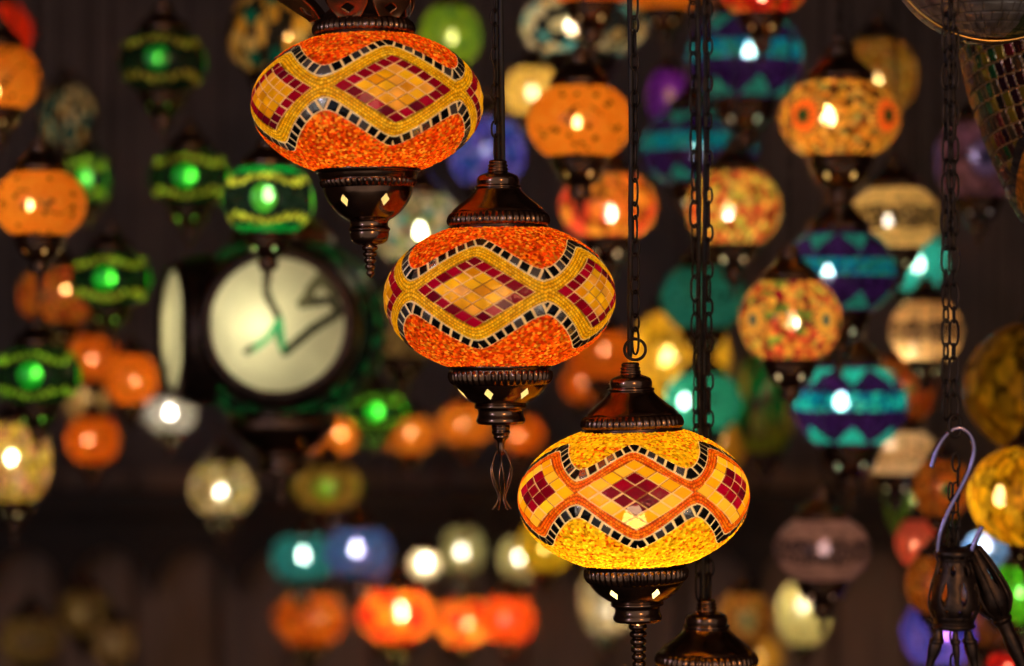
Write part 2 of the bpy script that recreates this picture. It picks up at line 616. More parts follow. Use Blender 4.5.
def chain_mesh(height, L=27, W=11, wire=1.25, rnd=None, x0=0, y0=0, lean=0.0, mat=IRON, n=16, tn=6, alt=True):
    """oval links from z = 0 up to the given height (drawing units)"""
    mb = MB()
    rnd = rnd or random.Random(3)
    z = 0
    k = 0
    base = rnd.uniform(0, PI)
    while z < height:
        ang = base + (PI / 2) * (k % 2) + rnd.uniform(-0.35, 0.35)
        l_ = L if (k % 2 == 0 or not alt) else L * 0.62
        w_ = W if (k % 2 == 0 or not alt) else W * 0.8
        mb.tube(link_pts(x0 + lean * z, y0, z + l_ / 2, l_, w_, ang, n), wire, tn, closed=True)
        z += l_ - wire * 2.6
        k += 1
    return mb.mesh('chain_mesh', mat, S0)


def cord_mesh(z0, height, x0, y0, r=2.3, amp=1.2, lean=0.0, ph=0.0, twist=False):
    mb = MB()
    n = int(height / 30) + 2
    pts = []
    for i in range(n):
        z = z0 + (height - z0) * i / (n - 1)
        pts.append((x0 + lean * z + amp * math.sin(z * 0.012 + ph), y0 + amp * math.cos(z * 0.017 + ph), z))
    mb.tube(smooth_path(pts, 3), r, 8)
    return mb.mesh('cord_mesh', CORD, S0)


def ring_mesh(r, wire, cz, mat=IRON):
    mb = MB()
    mb.tube([Vector((math.cos(2 * PI * i / 32) * r, 0, cz + math.sin(2 * PI * i / 32) * r)) for i in range(32)], wire, 8, closed=True)
    return mb.mesh('ring_mesh', mat, S0)


# ------------------------------------------------------------------ the room
CEIL = 2.75
BACK = 5.6


def struct(name, me, label=None):
    o = link(name, me)
    tag(o, label, None, None, 'structure')
    return o


mb = MB(); mb.box((-2.6, -0.6, -0.1), (2.6, BACK + 0.1, 0.0)); struct('floor', mb.mesh('floor', FLOORM, smooth=False))
mb = MB(); mb.box((-2.6, 0.2, CEIL), (2.6, BACK + 0.1, CEIL + 0.1)); struct('ceiling', mb.mesh('ceiling', WALL, smooth=False))
mb = MB(); mb.box((-2.6, BACK, 0), (2.6, BACK + 0.1, CEIL)); struct('wall_back', mb.mesh('wall_back', WALL, smooth=False))
mb = MB(); mb.box((-2.7, 0.2, 0), (-2.6, BACK + 0.1, CEIL)); struct('wall_left', mb.mesh('wall_left', WALL, smooth=False))
mb = MB(); mb.box((2.6, 0.2, 0), (2.7, BACK + 0.1, CEIL)); struct('wall_right', mb.mesh('wall_right', WALL, smooth=False))

# lower timber panelling seen below the lamps and the scalloped valance in front of it
def px2(x, y, Y):
    return (x - 512) / F * Y, CZ + (333 - y) / F * Y


PY = 5.3
x0 = px2(140, 0, PY)[0]
mb = MB()
k = 0
xx = -2.0
while xx < 2.2:
    w_ = 0.150 + 0.035 * ((k * 37) % 5) / 5
    z1 = CZ - 0.30
    # a plank with eased edges
    e = 0.008
    o = len(mb.v)
    for zz in (0.0, z1):
        mb.v += [Vector((xx, PY, zz)), Vector((xx + e, PY - 0.02, zz)), Vector((xx + w_ - e, PY - 0.02, zz)), Vector((xx + w_, PY, zz))]
    mb.f += [(o, o + 1, o + 5, o + 4), (o + 1, o + 2, o + 6, o + 5), (o + 2, o + 3, o + 7, o + 6), (o + 4, o + 5, o + 6, o + 7), (o, o + 4, o + 7, o + 3)]
    xx += w_ + 0.006
    k += 1
struct('trim_1', mb.mesh('trim_1', PANEL, smooth=False), 'brown vertical timber panelling low on the back wall')


def valance(Y, x0p, x1p, ytop, ybase, drop, per, phase=0.0):
    """board with a row of ogee arches cut in its lower edge"""
    n = int((x1p - x0p) / 3)
    mb = MB()
    rows = []
    for dy in (0.0, 0.03):
        top = []; bot = []
        for i in range(n + 1):
            x = x0p + (x1p - x0p) * i / n
            t = ((x + phase) / per) % 1.0
            a = abs(2 * t - 1)                       # 1 at the points, 0 at the arch top
            s = a ** 2.6 * 0.55 + a * 0.25 + (0.2 if a > 0.93 else 0.2 * max(0, (a - 0.8) / 0.13))
            X, Zt = px2(x, ytop, Y)
            _, Zb = px2(x, ybase + drop * s, Y)
            top.append(Vector((X, Y + dy, Zt))); bot.append(Vector((X, Y + dy, Zb)))
        rows += [top, bot] if dy == 0 else [bot, top]
    rows.append(rows[0])
    mb.grid(rows, closed=False)
    return mb.mesh('trim_2', DARKWOOD, smooth=False)


struct('trim_2', valance(5.15, -120, 1150, 500, 548, 52, 86, 20), 'dark valance board with scalloped lower edge')
mb = MB()
mb.box((-2.5, 5.0, px2(0, 512, 5.0)[1]), (2.5, 5.14, px2(0, 494, 5.0)[1]))
struct('trim_3', mb.mesh('trim_3', DARKWOOD, smooth=False), 'dark horizontal shelf edge above the valance')
# roof joists that carry the lamp hooks
mb = MB()
for yj in (1.92, 2.6, 3.2, 3.8, 4.5):
    mb.box((-2.5, yj - 0.04, CEIL - 0.06), (2.5, yj + 0.04, CEIL))
struct('trim_4', mb.mesh('trim_4', DARKWOOD, smooth=False), 'dark joists under the ceiling')

# ------------------------------------------------------------------ the large front lamps
YEL = [(0.92, 0.50, 0.006), (0.95, 0.56, 0.01), (0.82, 0.42, 0.004), (0.98, 0.62, 0.03)]
AMB = [(0.80, 0.40, 0.006), (0.88, 0.50, 0.01), (0.70, 0.30, 0.004), (0.86, 0.42, 0.05), (0.80, 0.42, 0.004), (0.92, 0.54, 0.01)]
RED = [(0.17, 0.0, 0.012), (0.30, 0.0, 0.018), (0.12, 0.0, 0.014), (0.38, 0.0, 0.03), (0.22, 0.0, 0.015)]
FRIT_RED = [(0.92, 0.12, 0.004), (0.80, 0.06, 0.003), (0.95, 0.20, 0.005), (0.88, 0.10, 0.004), (0.98, 0.36, 0.03), (0.66, 0.035, 0.002)]
FRIT_YEL = [(0.95, 0.52, 0.006), (0.98, 0.60, 0.02), (0.90, 0.40, 0.004), (0.95, 0.50, 0.006), (0.92, 0.48, 0.005), (0.95, 0.56, 0.01), (0.85, 0.12, 0.004)]
BEAD_OR = [(0.92, 0.16, 0.006), (0.84, 0.11, 0.004), (0.96, 0.24, 0.01)]

PROF_BIG = globe_profile(115, 76.0, 49, 50, 400)
PROF_BIG1 = globe_profile(115, 73.5, 49, 50, 400)
PROF_BIG3 = globe_profile(115, 73.5, 49, 50, 400)
lampA = globe_mesh('globe_mesh', PROF_BIG, 1440, diamond_pattern(5, 0.0, 5, 37, 30.5, 6, 1, AMB, RED, YEL, 13.0, 4, 10.0, FRIT_RED,
                   core_T=0.5, ring_T=0.42, frit_T=0.5, bead_T=0.6), GLASS, S0)
lampA1 = globe_mesh('globe_mesh', PROF_BIG1, 1440, diamond_pattern(5, 0.0, 6, 36, 30.5, 6, 1, AMB, RED, YEL, 13.0, 4, 10.0, FRIT_RED,
                   core_T=0.5, ring_T=0.42, frit_T=0.5, bead_T=0.6, seed=17), GLASS, S0)
lampC = globe_mesh('globe_mesh', PROF_BIG3, 1440, diamond_pattern(6, 0.0, 12, 37, 29.3, 5, 1, RED, [(0.88, 0.46, 0.006), (0.95, 0.58, 0.02), (0.80, 0.38, 0.005), (0.90, 0.50, 0.04)],
                   BEAD_OR, 9.5, 3, 9.8, FRIT_YEL, core_T=0.45, ring_T=0.6, frit_T=0.55, bead_T=0.5, seed=60, core_clear=0.016), GLASS, S0)
CAP = cap_mesh()
CAP_TALL = CAP
COLLAR_T = collar_mesh(True, 6, math.radians(-33))
COLLAR_S = collar_mesh(False, 7, math.radians(-16))
COLLAR_S6 = collar_mesh(False, 6, math.radians(-36))
LINER_T, LINER_S = liner_mesh(True), liner_mesh(False)


def front_lamp(x, y, Y, globe_me, rotdeg, tall, collar_me, finial_me, bulb, L, label, hz=70, tilt=0.0, cx=0.0, chains=((0, 0, 0),), cords=((6, 0, 0),),
               ring=0, chain_z=None, bulb_z=-8, seed=1, cap=True):
    root = empty('mosaic_pendant_lamp', at(x, y, Y))
    root.rotation_euler = (0, tilt, 0)
    sc = Y / 1.90
    root.scale = (sc, sc, sc)
    tag(root, label, 'lamp', 'large amber mosaic lamps hanging in front')
    g = link('globe', globe_me, root); g.rotation_euler.z = math.radians(rotdeg)
    link('bulb', bulb_mesh((1.0, 0.80, 0.42), L), root, (0, 0, bulb_z * S0))
    link('bulb_holder', holder_mesh(bulb_z + 20, hz + 20), root)
    link('cap', CAP, root, (cx * S0, 0, hz * S0))
    c = link('collar', collar_me, root, (cx * S0 * 0.3, 0, -hz * S0))
    link('cutout_glow_liner', LINER_T if tall else LINER_S, c)
    zf = -75 if tall else -59.5
    link('finial', finial_me(zf), c)
    rnd = random.Random(seed)
    top = (CEIL - 0.06 - root.location.z) / S0 / sc
    zc = chain_z if chain_z else hz + 68

    def hung(o):                     # chain and cord hang plumb although the lamp leans a little
        o.rotation_euler.y = -tilt
        o.location = Matrix.Rotation(-tilt, 3, 'Y') @ o.location
    for (a, b, lean) in chains:
        hung(link('chain', chain_mesh(top - zc, rnd=rnd, lean=lean), root, (a * S0, b * S0, zc * S0)))
    for (a, b, lean) in cords:
        hung(link('cord', cord_mesh(0, top - zc + 4, 0, 0, r=2.6, lean=lean, ph=seed), root, (a * S0, b * S0, (zc - 4) * S0)))
    if ring:
        hung(link('hanging_ring', ring_mesh(10.5, 1.6, 0), root, (1.5 * S0, 0, (zc + 5) * S0)))
    return root


L1 = front_lamp(367.3, 104, 1.88, lampA1, 17.7, True, COLLAR_T, lambda z: ringed_finial(z, 31, 5, 8, 4.2), None, 56,
                'red and yellow mosaic lamp with tall pierced holder, highest of the three big lamps', hz=66, tilt=math.radians(-1.2), cx=-2, seed=4)
L2 = front_lamp(499.7, 297.5, 1.90, lampA, -12.9, False, COLLAR_S, lambda z: tulip_finial(z), None, 56,
                'red and yellow mosaic lamp ending in an open wire tulip, below the highest big lamp', hz=68.5, tilt=math.radians(-0.6), cx=-0.5,
                chains=((-4, 2, -0.004),), cords=((3, -1, -0.004), (-1, 4, -0.006)), seed=9)
L3 = front_lamp(633.5, 497.5, 1.92, lampC, -1.7, False, COLLAR_S6, lambda z: ringed_finial(z, 60, 8, 9.2, 6), None, 95,
                'bright yellow mosaic lamp with small red diamonds, lowest of the three big lamps', hz=66, tilt=math.radians(-1.8), cx=1.0,
                chains=((2, 0, -0.004),), cords=((-2.5, 3, -0.004),), ring=1, chain_z=143, bulb_z=-28, seed=5)
L4 = front_lamp(706.5, 739, 2.04, lampC, 20, False, COLLAR_S6, lambda z: ringed_finial(z, 40, 6, 9, 5), None, 60,
                'mosaic lamp whose bronze cap alone shows, below the bright yellow lamp', hz=71,
                chains=((-8, 0, -0.010), (3, 0, -0.003)), cords=((-4, 4, -0.009), (0, 5, -0.003)), seed=8)


# open crown of pierced leaves on the cap of the highest lamp
def leaf(ang, r0, z0, r1, z1, width, parent):
    mb = MB()
    nu, nv = 24, 40
    rows = []
    for j in range(nv + 1):
        v = j / nv
        r = r0 + (r1 - r0) * v ** 1.15 + 5 * math.sin(PI * v)
        z = z0 + (z1 - z0) * v ** 0.85
        w = width * (0.35 + 0.75 * math.sin(PI * min(1, v * 0.86 + 0.06)) ** 0.8) * (1 - max(0, v - 0.82) * 4.4)
        ring = []
        for i in range(nu + 1):
            u = (i / nu * 2 - 1)
            a = ang + u * w / 2 / max(r, 1)
            bow = 3.0 * u * u
            ring.append(Vector(((r + bow) * math.sin(a), -(r + bow) * math.cos(a), z)))
        rows.append(ring)

    def keep(j, i):
        v = (j + 0.5) / nv; u = (i + 0.5) / nu * 2 - 1
        return abs(v - 0.20) / 0.10 + abs(u) / 0.34 > 1
    mb.grid(rows, closed=False, keep=keep)
    o = link('crown_leaf', mb.mesh('crown_leaf', BRASS, S0), parent)
    s = o.modifiers.new('thickness', 'SOLIDIFY'); s.thickness = 0.0012
    return o


cap1 = [c for c in L1.children if c.name.startswith('cap')][0]
for (a, r0_, r1, z1, w_) in ((-62, 52, 98, 48, 40), (-14, 46, 60, 52, 40), (36, 46, 52, 52, 40), (86, 43, 42, 52, 40), (140, 46, 52, 52, 40), (196, 46, 60, 50, 40), (244, 46, 70, 50, 40)):
    leaf(math.radians(a), r0_, 15, r1, z1, w_, cap1)

# ------------------------------------------------------------------ patterns for the many smaller lamps behind


def P_plain(col, col2=None, clear=0.10, fleck=0.12, T=0.46, seed=0, scale=9.0):
    col2 = col2 or tuple(min(1, c * 1.25 + 0.02) for c in col)

    def f(th, s, r):
        n = len(th)
        a = vnoise(th * 100 / scale, s / scale, seed)[:, None]
        tint = np.zeros((n, 4)); piece = np.zeros((n, 3))
        c = np.array(col) * (1 - a) + np.array(col2) * a
        d, h1, h2 = cells(th * 90, s, 15, seed + 2, 0.8)
        m = (h1 < fleck) & (d < 0.38)
        c = np.where(m[:, None], c * 0.12, c)
        # a thin scroll line drawn round the glass
        ln = np.abs(s - 26 * np.sin(th * 4 + seed)) < 2.2
        c = np.where((ln & (vnoise(th * 9, s * 0.1, seed + 8) > 0.45))[:, None], c * 0.2, c)
        tint[:, :3] = c; tint[:, 3] = np.where(m, 0.01, clear)
        piece[:] = (0, 0.25, T)
        return tint, piece, 0.6 * a[:, 0]
    return f


def P_beads(glow, dark=(0.012, 0.02, 0.014), bead=(0.95, 0.42, 0.10), clear=0.035, seed=0, nrep=4, edge=None):
    """dark mosaic with wavy rows of gold beads and clear medallions"""
    def f(th, s, r):
        n = len(th)
        tint = np.zeros((n, 4)); piece = np.zeros((n, 3))
        d0, h1, h2 = cells(th * 100, s, 11, seed, 0.7)
        tint[:, :3] = np.array(dark) * (0.5 + 1.4 * h1)[:, None]; piece[:] = (0.2, 0.2, 0.2)
        u = np.mod(th * nrep / (2 * PI) + 0.5, 1) - 0.5
        # medallion
        mr = np.hypot(u * 2 * PI / nrep * 108, s)
        m = mr < 30
        g = np.array(glow) * (0.55 + 0.9 * h2)[:, None]
        tint[m, :3] = g[m]; tint[m, 3] = clear; piece[m] = (0, 0.2, 0.13)
        rel = np.zeros(n)
        for sg in (1, -1):
            wave = sg * (40 + 9 * np.cos(2 * PI * u))
            for k in (0, 1):
                dd = s - wave - k * 10 * sg
                bx = np.mod(th * 31 / (2 * PI) + k * 0.5, 1) - 0.5
                bm = (dd / 6.6) ** 2 + (bx * 22 / 7.5) ** 2 < 1
                bc = np.array(bead) * (0.15 + 1.3 * hsh(np.floor(th * 31 / (2 * PI) + k * 0.5), sg + k, seed))[:, None]
                tint[bm, :3] = bc[bm]; tint[bm, 3] = 0.03; piece[bm] = (0, 0.2, 0.42); rel[bm] = 2
        if edge is not None:
            e = np.abs(s) > 62
            tint[e, :3] = np.array(edge) * (0.6 + 0.6 * h1[e])[:, None]; tint[e, 3] = 0.02; piece[e] = (0, 0.3, 0.2)
        return tint, piece, rel
    return f


def P_teal(seed=0, purple=(0.038, 0.008, 0.055), blue=(0.0, 0.20, 0.28), green=(0.02, 0.20, 0.12), clear=0.12, nrep=7, shift=0.0):
    """sea-blue middle band between purple fields with green triangles"""
    def f(th, s, r):
        n = len(th)
        tint = np.zeros((n, 4)); piece = np.zeros((n, 3))
        piece[:] = (0, 0.2, 0.42)
        d0, h1, h2 = cells(th * 100, s, 9, seed, 0.6)
        tint[:, :3] = np.array(purple) * (0.35 + 0.9 * h1)[:, None]
        tint[:, 3] = 0.01
        b = np.abs(s - 8) < 16
        tint[b, :3] = (np.array(blue) * (0.5 + 0.8 * h2)[:, None])[b]; tint[b, 3] = clear
        g = b & (h1 > 0.62)
        tint[g, :3] = (np.array(green) * 1.3)
        u = np.abs(np.mod(th * nrep / (2 * PI) + shift, 1) - 0.5) * 2
        tr = (np.abs(s) > 36) & ((np.abs(s) - 36) > u * 46) & (np.abs(s) < 78)
        tint[tr, :3] = (np.array(green) * (0.6 + 0.8 * h2)[:, None])[tr]; tint[tr, 3] = 0.03
        gr = d0 > 0.56
        tint[gr, :3] *= 0.35
        return tint, piece, 0.8 * h1
    return f


def P_speckle(cols, size=13, clear=0.10, seed=0, medal=None, nmed=4, mshift=0.0, mr=26, T=0.42, dotted=True):
    """crushed coloured glass; medal = (ring colour, centre colour)"""
    def f(th, s, r):
        n = len(th)
        tint = np.zeros((n, 4)); piece = np.zeros((n, 3)); piece[:] = (0, 0.2, T)
        d0, h1, h2 = cells(th * 105, s, size, seed, 0.9)
        tint[:, :3] = pick(cols, h1) * (0.55 + 0.7 * h2)[:, None]
        h4 = vnoise(th * 11, s * 0.11, seed + 31)
        tint[:, 3] = np.where(hsh(h1 * 97, h2 * 89) < 0.4, clear * 2.2, clear * 0.15)
        tint[:, :3] *= (0.45 + 0.9 * h4)[:, None]
        gr = d0 > 0.6
        tint[gr, :3] *= 0.3
        if medal:
            u = np.mod(th * nmed / (2 * PI) + mshift + 0.5, 1) - 0.5
            x = u * 2 * PI / nmed * 108
            R = np.hypot(x, s)
            A = np.arctan2(s, x)
            rr = mr * (1 + 0.08 * np.cos(A * 12))
            m1 = (R < rr * 1.35) & (R > rr)
            tint[m1, :3] = np.array((0.02, 0.02, 0.03)); tint[m1, 3] = 0.0
            dots = m1 & (np.mod(A * 12 / PI, 1) > 0.5)
            tint[dots, :3] = np.array(cols[0])
            m2 = R <= rr
            tint[m2, :3] = np.array(medal[0]); tint[m2, 3] = 0.04
            m3 = R <= mr * (0.50 + 0.12 * np.cos(A * 10))
            tint[m3, :3] = np.array(medal[1]); tint[m3, 3] = 0.01
        return tint, piece, 1.2 * h2
    return f


def P_bands(light, dark, clear=0.10, seed=0, hotband=0.1):
    """pale crackled glass above and below a dark beaded belt"""
    def f(th, s, r):
        n = len(th)
        tint = np.zeros((n, 4)); piece = np.zeros((n, 3)); piece[:] = (0, 0.3, 0.55)
        d0, h1, h2 = cells(th * 105, s, 10, seed, 0.8)
        a = vnoise(th * 9, s * 0.09, seed)
        tint[:, :3] = np.array(light) * (0.55 + 0.8 * a)[:, None]; tint[:, 3] = 0.02
        b = np.abs(s) < 26 + 4 * np.sin(th * 8)
        tint[b, :3] = (np.array(dark) * (0.4 + 1.2 * h1)[:, None])[b]; tint[b, 3] = hotband; piece[b] = (0.2, 0.2, 0.45)
        bd = b & (d0 < 0.3) & (h2 > 0.35)
        tint[bd, :3] = np.array(light) * 1.1; tint[bd, 3] = 0.05; piece[bd] = (0, 0.3, 0.6)
        return tint, piece, np.where(bd, 2.0, 0)
    return f


def P_patches(cols, dark=(0.02, 0.018, 0.015), seed=0, cover=0.5, size=34, clear=0.08):
    """large leaf-shaped pieces of glass in a dark ground"""
    def f(th, s, r):
        n = len(th)
        tint = np.zeros((n, 4)); piece = np.zeros((n, 3)); piece[:] = (0, 0.25, 0.6)
        d0, h1, h2 = cells(th * 105, s, size, seed, 0.7)
        a = vnoise(th * 14, s * 0.14, seed + 4)
        tint[:, :3] = pick(cols, h1) * (0.6 + 0.7 * a)[:, None]; tint[:, 3] = clear * (0.4 + a)
        m = (h2 > cover) | (d0 > 0.52)
        tint[m, :3] = np.array(dark); tint[m, 3] = 0.0
        return tint, piece, 0.8 * a
    return f


OR = (0.95, 0.30, 0.02)
DOR = (0.90, 0.20, 0.015)
GOLD = (0.85, 0.50, 0.12)
CREAM = (0.85, 0.66, 0.34)
GRN = (0.02, 0.75, 0.04)
WARM = (1.0, 0.72, 0.38)
WHITE = (1.0, 0.92, 0.8)

LO_CAP = cap_mesh(48, lo=True)
LO_COLLAR = collar_mesh(True, 6, 0.4, seg=144)
LO_COLLAR_S = collar_mesh(False, 6, -0.5, seg=144)
LO_FIN = {True: ringed_finial(-75, 30, 4, 8, 4), False: ringed_finial(-59.5, 30, 4, 8, 4)}
_bm = {}


def small_bulb(col, L, r):
    k = (col, L, r)
    if k not in _bm:
        _bm[k] = bulb_mesh(col, L, 12, r)
    return _bm[k]


BG = []


BODIES = []


def body_of(x, y, w, h, Y, neck, tall):
    p = at(x, y, Y)
    u = w / 230 * Y / F                       # metres per drawing unit
    k = 115 * neck / 50
    zt = 115 * h / w
    return (p.x, p.y, w / 2 * Y / F, p.z - (zt + (108 if tall else 92) * k) * u, p.z + (zt + 68 * k) * u, zt * u, p.z, 53 * k * u)


def clash(a, b):
    d = math.hypot(a[0] - b[0], a[1] - b[1])
    # globe against globe (boxes in height), fittings against globe, chain against whatever hangs above
    def zone(p, q):
        if d < p[2] + q[2] + 0.006 and abs(p[6] - q[6]) < p[5] + q[5]:
            return True
        if d < p[2] + q[7] + 0.004 and p[6] - p[5] < q[4] and p[6] + p[5] > q[3]:
            return True
        if d < p[7] + q[7] + 0.003 and p[3] < q[4] and p[4] > q[3]:
            return True
        return d < p[2] + 0.010 and p[4] > q[4]     # q's chain rises through p
    return zone(a, b) or zone(b, a)


def settle(x, y, w, h, Y, neck, tall):
    """nearest free distance from the shop front so that no two lamps touch"""
    for k in range(60):
        for sg in (1, -1):
            yy = Y + sg * k * 0.025
            if yy < 2.3 or yy > 4.85:
                continue
            b = body_of(x, y, w, h, yy, neck, tall)
            if not any(clash(b, c) for c in BODIES):
                BODIES.append(b)
                if k > 8:
                    print('MOVED', x, y, Y, '->', round(yy, 3))
                return yy
    print('NO ROOM', x, y)
    BODIES.append(body_of(x, y, w, h, Y, neck, tall))
    return Y


def bg(x, y, w, h, Y, pat, label, L=60, hot=None, bcol=WARM, r=9, tall=True, group='smaller mosaic lamps hanging behind', rot=0.0, neck=0.55):
    Y = settle(x, y, w, h, Y, neck, tall)
    root = empty('pendant_lamp', at(x, y, Y))
    sc = (w / 2 * Y / F) / (115 * S0)
    root.scale = (sc, sc, sc)
    tag(root, label, 'lamp', group)
    bb = 115 * (h / w) / math.sqrt(1 - neck * neck)
    prof = globe_profile(115, bb, 115 * neck, 115 * neck, 110)
    # the pattern is drawn on a standard height; stretch the arc length to suit
    std = 88.0 / prof[2][-1]

    def scaled(th, s, r_):
        return pat(th, s * std, r_)
    g = link('globe', globe_mesh('globe', prof, 260, scaled, GLASS_BG, S0), root)
    g.rotation_euler.z = rot
    hot = hot or (x, y)
    L *= 1.22 if bcol == WARM else 1.0
    hx, hz_ = (hot[0] - x) / (w / 2) * 115, -(hot[1] - y) / (w / 2) * 115
    lim = bb * 0.75
    hz_ = max(-lim, min(lim, hz_))
    link('bulb', small_bulb(bcol, L, r), root, (hx * S0, 0, hz_ * S0))
    zt = bb * math.sqrt(1 - neck * neck)
    k = 115 * neck / 50.0
    c = link('cap', LO_CAP, root, (0, 0, zt * S0)); c.scale = (k, k, k)
    c = link('collar', LO_COLLAR if tall else LO_COLLAR_S, root, (0, 0, -zt * S0)); c.scale = (k, k, k)
    link('cutout_glow_liner', LINER_T if tall else LINER_S, c)
    link('finial', LO_FIN[tall], c)
    zc = zt + 68 * k
    top = (CEIL - 0.03 - root.location.z) / S0 / sc
    link('chain', chain_mesh(top - zc, L=34, W=13, wire=1.6, rnd=random.Random(int(x + y)), n=10, tn=4), root, (0, 0, zc * S0))
    BG.append((root, w / 2 * Y / F, h / 2 * Y / F))
    return root

GB = P_beads
# ------------------------------------------------------------------ round lamp with frosted discs, looks like a clock
def disc_mesh(rad, dome, seed, branches):
    """domed frosted disc facing -Y, with twig-like lines in the glass"""
    nr, na = 60, 120
    verts = [Vector((0, -dome, 0))]
    for j in range(1, nr + 1):
        q = j / nr
        for i in range(na):
            a = 2 * PI * i / na
            verts.append(Vector((math.cos(a) * rad * q, -dome * (1 - q * q), math.sin(a) * rad * q)))
    faces = [(0, 1 + (i + 1) % na, 1 + i) for i in range(na)]
    for j in range(nr - 1):
        for i in range(na):
            a, b = 1 + j * na + i, 1 + j * na + (i + 1) % na
            faces.append((a, b, b + na, a + na))
    me = mesh_from('disc_mesh', [v * S0 for v in verts], faces, GLASS_BG)
    X = np.array([v.x for v in verts]); Z = np.array([v.z for v in verts])
    n = len(verts)
    nz = vnoise(X * 0.05 + 50, Z * 0.05 + 50, seed)
    fine = hsh(np.round(X * 1.1), np.round(Z * 1.1), 3)
    base = np.array((0.66, 0.60, 0.36))
    tint = np.zeros((n, 4)); tint[:, :3] = base * (0.80 + 0.25 * nz + 0.12 * fine)[:, None]; tint[:, 3] = 0.012
    piece = np.zeros((n, 3)); piece[:] = (0, 0.5, 0.5)
    for (pts, wd, c) in branches:
        P = [np.array(p, float) for p in pts]
        for a, b in zip(P[:-1], P[1:]):
            ab = b - a
            t = np.clip(((X - a[0]) * ab[0] + (Z - a[1]) * ab[1]) / (ab @ ab), 0, 1)
            d = np.hypot(X - a[0] - t * ab[0], Z - a[1] - t * ab[1])
            m = d < wd
            tint[m, :3] = np.array(c); tint[m, 3] = 0.0
    A = me.attributes.new('tint', 'FLOAT_COLOR', 'POINT'); A.data.foreach_set('color', tint.astype(np.float32).ravel())
    B = me.attributes.new('piece', 'FLOAT_COLOR', 'POINT'); B.data.foreach_set('color', np.concatenate([piece, np.ones((n, 1))], 1).astype(np.float32).ravel())
    return me


def P_dots(seed=0):
    def f(th, s, r):
        n = len(th)
        tint = np.zeros((n, 4)); piece = np.zeros((n, 3)); piece[:] = (0.3, 0.2, 0.25)
        d0, h1, h2 = cells(th * 105, s, 17, seed, 0.8)
        tint[:, :3] = np.array((0.008, 0.016, 0.010))
        m = (d0 < 0.34) & (h1 > 0.3)
        tint[m, :3] = (np.array((0.02, 0.30, 0.08)) * (0.2 + h2)[:, None])[m]; tint[m, 3] = 0.05
        return tint, piece, np.where(m, 1.5, 0.0)
    return f


DY = 2.95
du = (DY / F) / S0          # drawing units per photo pixel there
root = empty('clock_like_lamp', at(282, 330, DY))
root.scale = (du, du, du)
tag(root, 'large dark green lamp with a cream frosted disc like a clock face', 'lamp')
BODY_R = 104
prof = globe_profile(BODY_R, 96, 46, 46, 130)
body = globe_mesh('body', prof, 260, P_dots(5), GLASS_BG, S0)
import bmesh
bm = bmesh.new(); bm.from_mesh(body)
cut = []
for f in bm.faces:                    # round openings where the discs sit
    c_ = f.calc_center_median() / S0
    for ang_, lim_ in ((3, 60), (-70, 57)):
        n_ = Vector((math.sin(math.radians(ang_)), -math.cos(math.radians(ang_)), 0.0))
        q_ = c_ - Vector((0, 0, 4))
        if q_.dot(n_) > 0 and (q_ - n_ * q_.dot(n_)).length < lim_:
            cut.append(f); break
bmesh.ops.delete(bm, geom=cut, context='FACES')
bm.to_mesh(body); bm.free()
link('body', body, root)
BODIES.append(body_of(278, 330, 2 * 120, 200, DY, 0.4, True))
STEM = (0.03, 0.03, 0.012)
BR = [([(-10, 62), (-10, 30), (2, 6), (2, -14)], 3.6, STEM),
      ([(24, 20), (52, 24), (60, 12), (34, -4), (8, -26)], 4.6, STEM), ([(24, 20), (40, 44), (58, 30)], 5, (0.12, 0.11, 0.05)),
      ([(2, 4), (-10, -14), (-24, -24)], 3.2, (0.04, 0.35, 0.12)), ([(3, 2), (5, -22)], 3.2, (0.03, 0.30, 0.10)),
      ([(-24, -22), (-30, -26)], 3.0, STEM)]


def rim_ring(rad, wire, mat=FILIGREE):
    mb = MB()
    mb.tube([Vector((math.cos(2 * PI * i / 64) * rad, 0, math.sin(2 * PI * i / 64) * rad)) for i in range(64)], wire, 8, closed=True)
    mb.lathe([(rad + 1, 0), (rad + 1, 0.1)], 8)
    return mb.mesh('disc_rim', mat, S0)


def collar_sleeve(rad, depth):
    """dark metal tube carrying the disc; axis along Y"""
    mb = MB()
    rows = []
    for (r_, y_) in ((rad - 3, 3), (rad + 4, -4), (rad + 9, 6), (rad + 13, depth * 0.5), (rad + 16, depth)):
        rows.append([Vector((math.cos(2 * PI * i / 64) * r_, y_, math.sin(2 * PI * i / 64) * r_)) for i in range(64)])
    mb.grid(rows)
    return mb.mesh('disc_mount', FILIGREE, S0)


for ang, R_, off, seed, br, px_, pz_ in ((3, 66, 106, 1, BR, 0, 5), (-70, 60, 110, 4, [([(-20, 50), (-24, 10), (-10, -40)], 6, (0.2, 0.17, 0.08))], 0, 0)):
    a = math.radians(ang)
    fr = link('disc_mount', collar_sleeve(R_, 34), root, (math.sin(a) * off * S0, -math.cos(a) * off * S0, pz_ * S0))
    fr.rotation_euler.z = a
    dsc = link('frosted_disc', disc_mesh(R_ - 2, 7, seed, br), fr)
    dsc['label'] = 'cream frosted glass disc with dark twig lines'
link('bulb', small_bulb((1.0, 0.96, 0.74), 34, 14), root, (-16 * S0, -62 * S0, 2 * S0))
link('side_bulb', small_bulb((1.0, 0.9, 0.62), 18, 10), root, (-84 * S0, -20 * S0, 0))
c = link('cap', LO_CAP, root, (0, 0, 84 * S0))
c = link('collar', LO_COLLAR_S, root, (0, 0, -84 * S0))
link('finial', LO_FIN[False], c)
link('chain', chain_mesh((CEIL - 0.03 - root.location.z) / S0 / du - 150, rnd=random.Random(5), n=10, tn=4), root, (0, 0, 150 * S0))

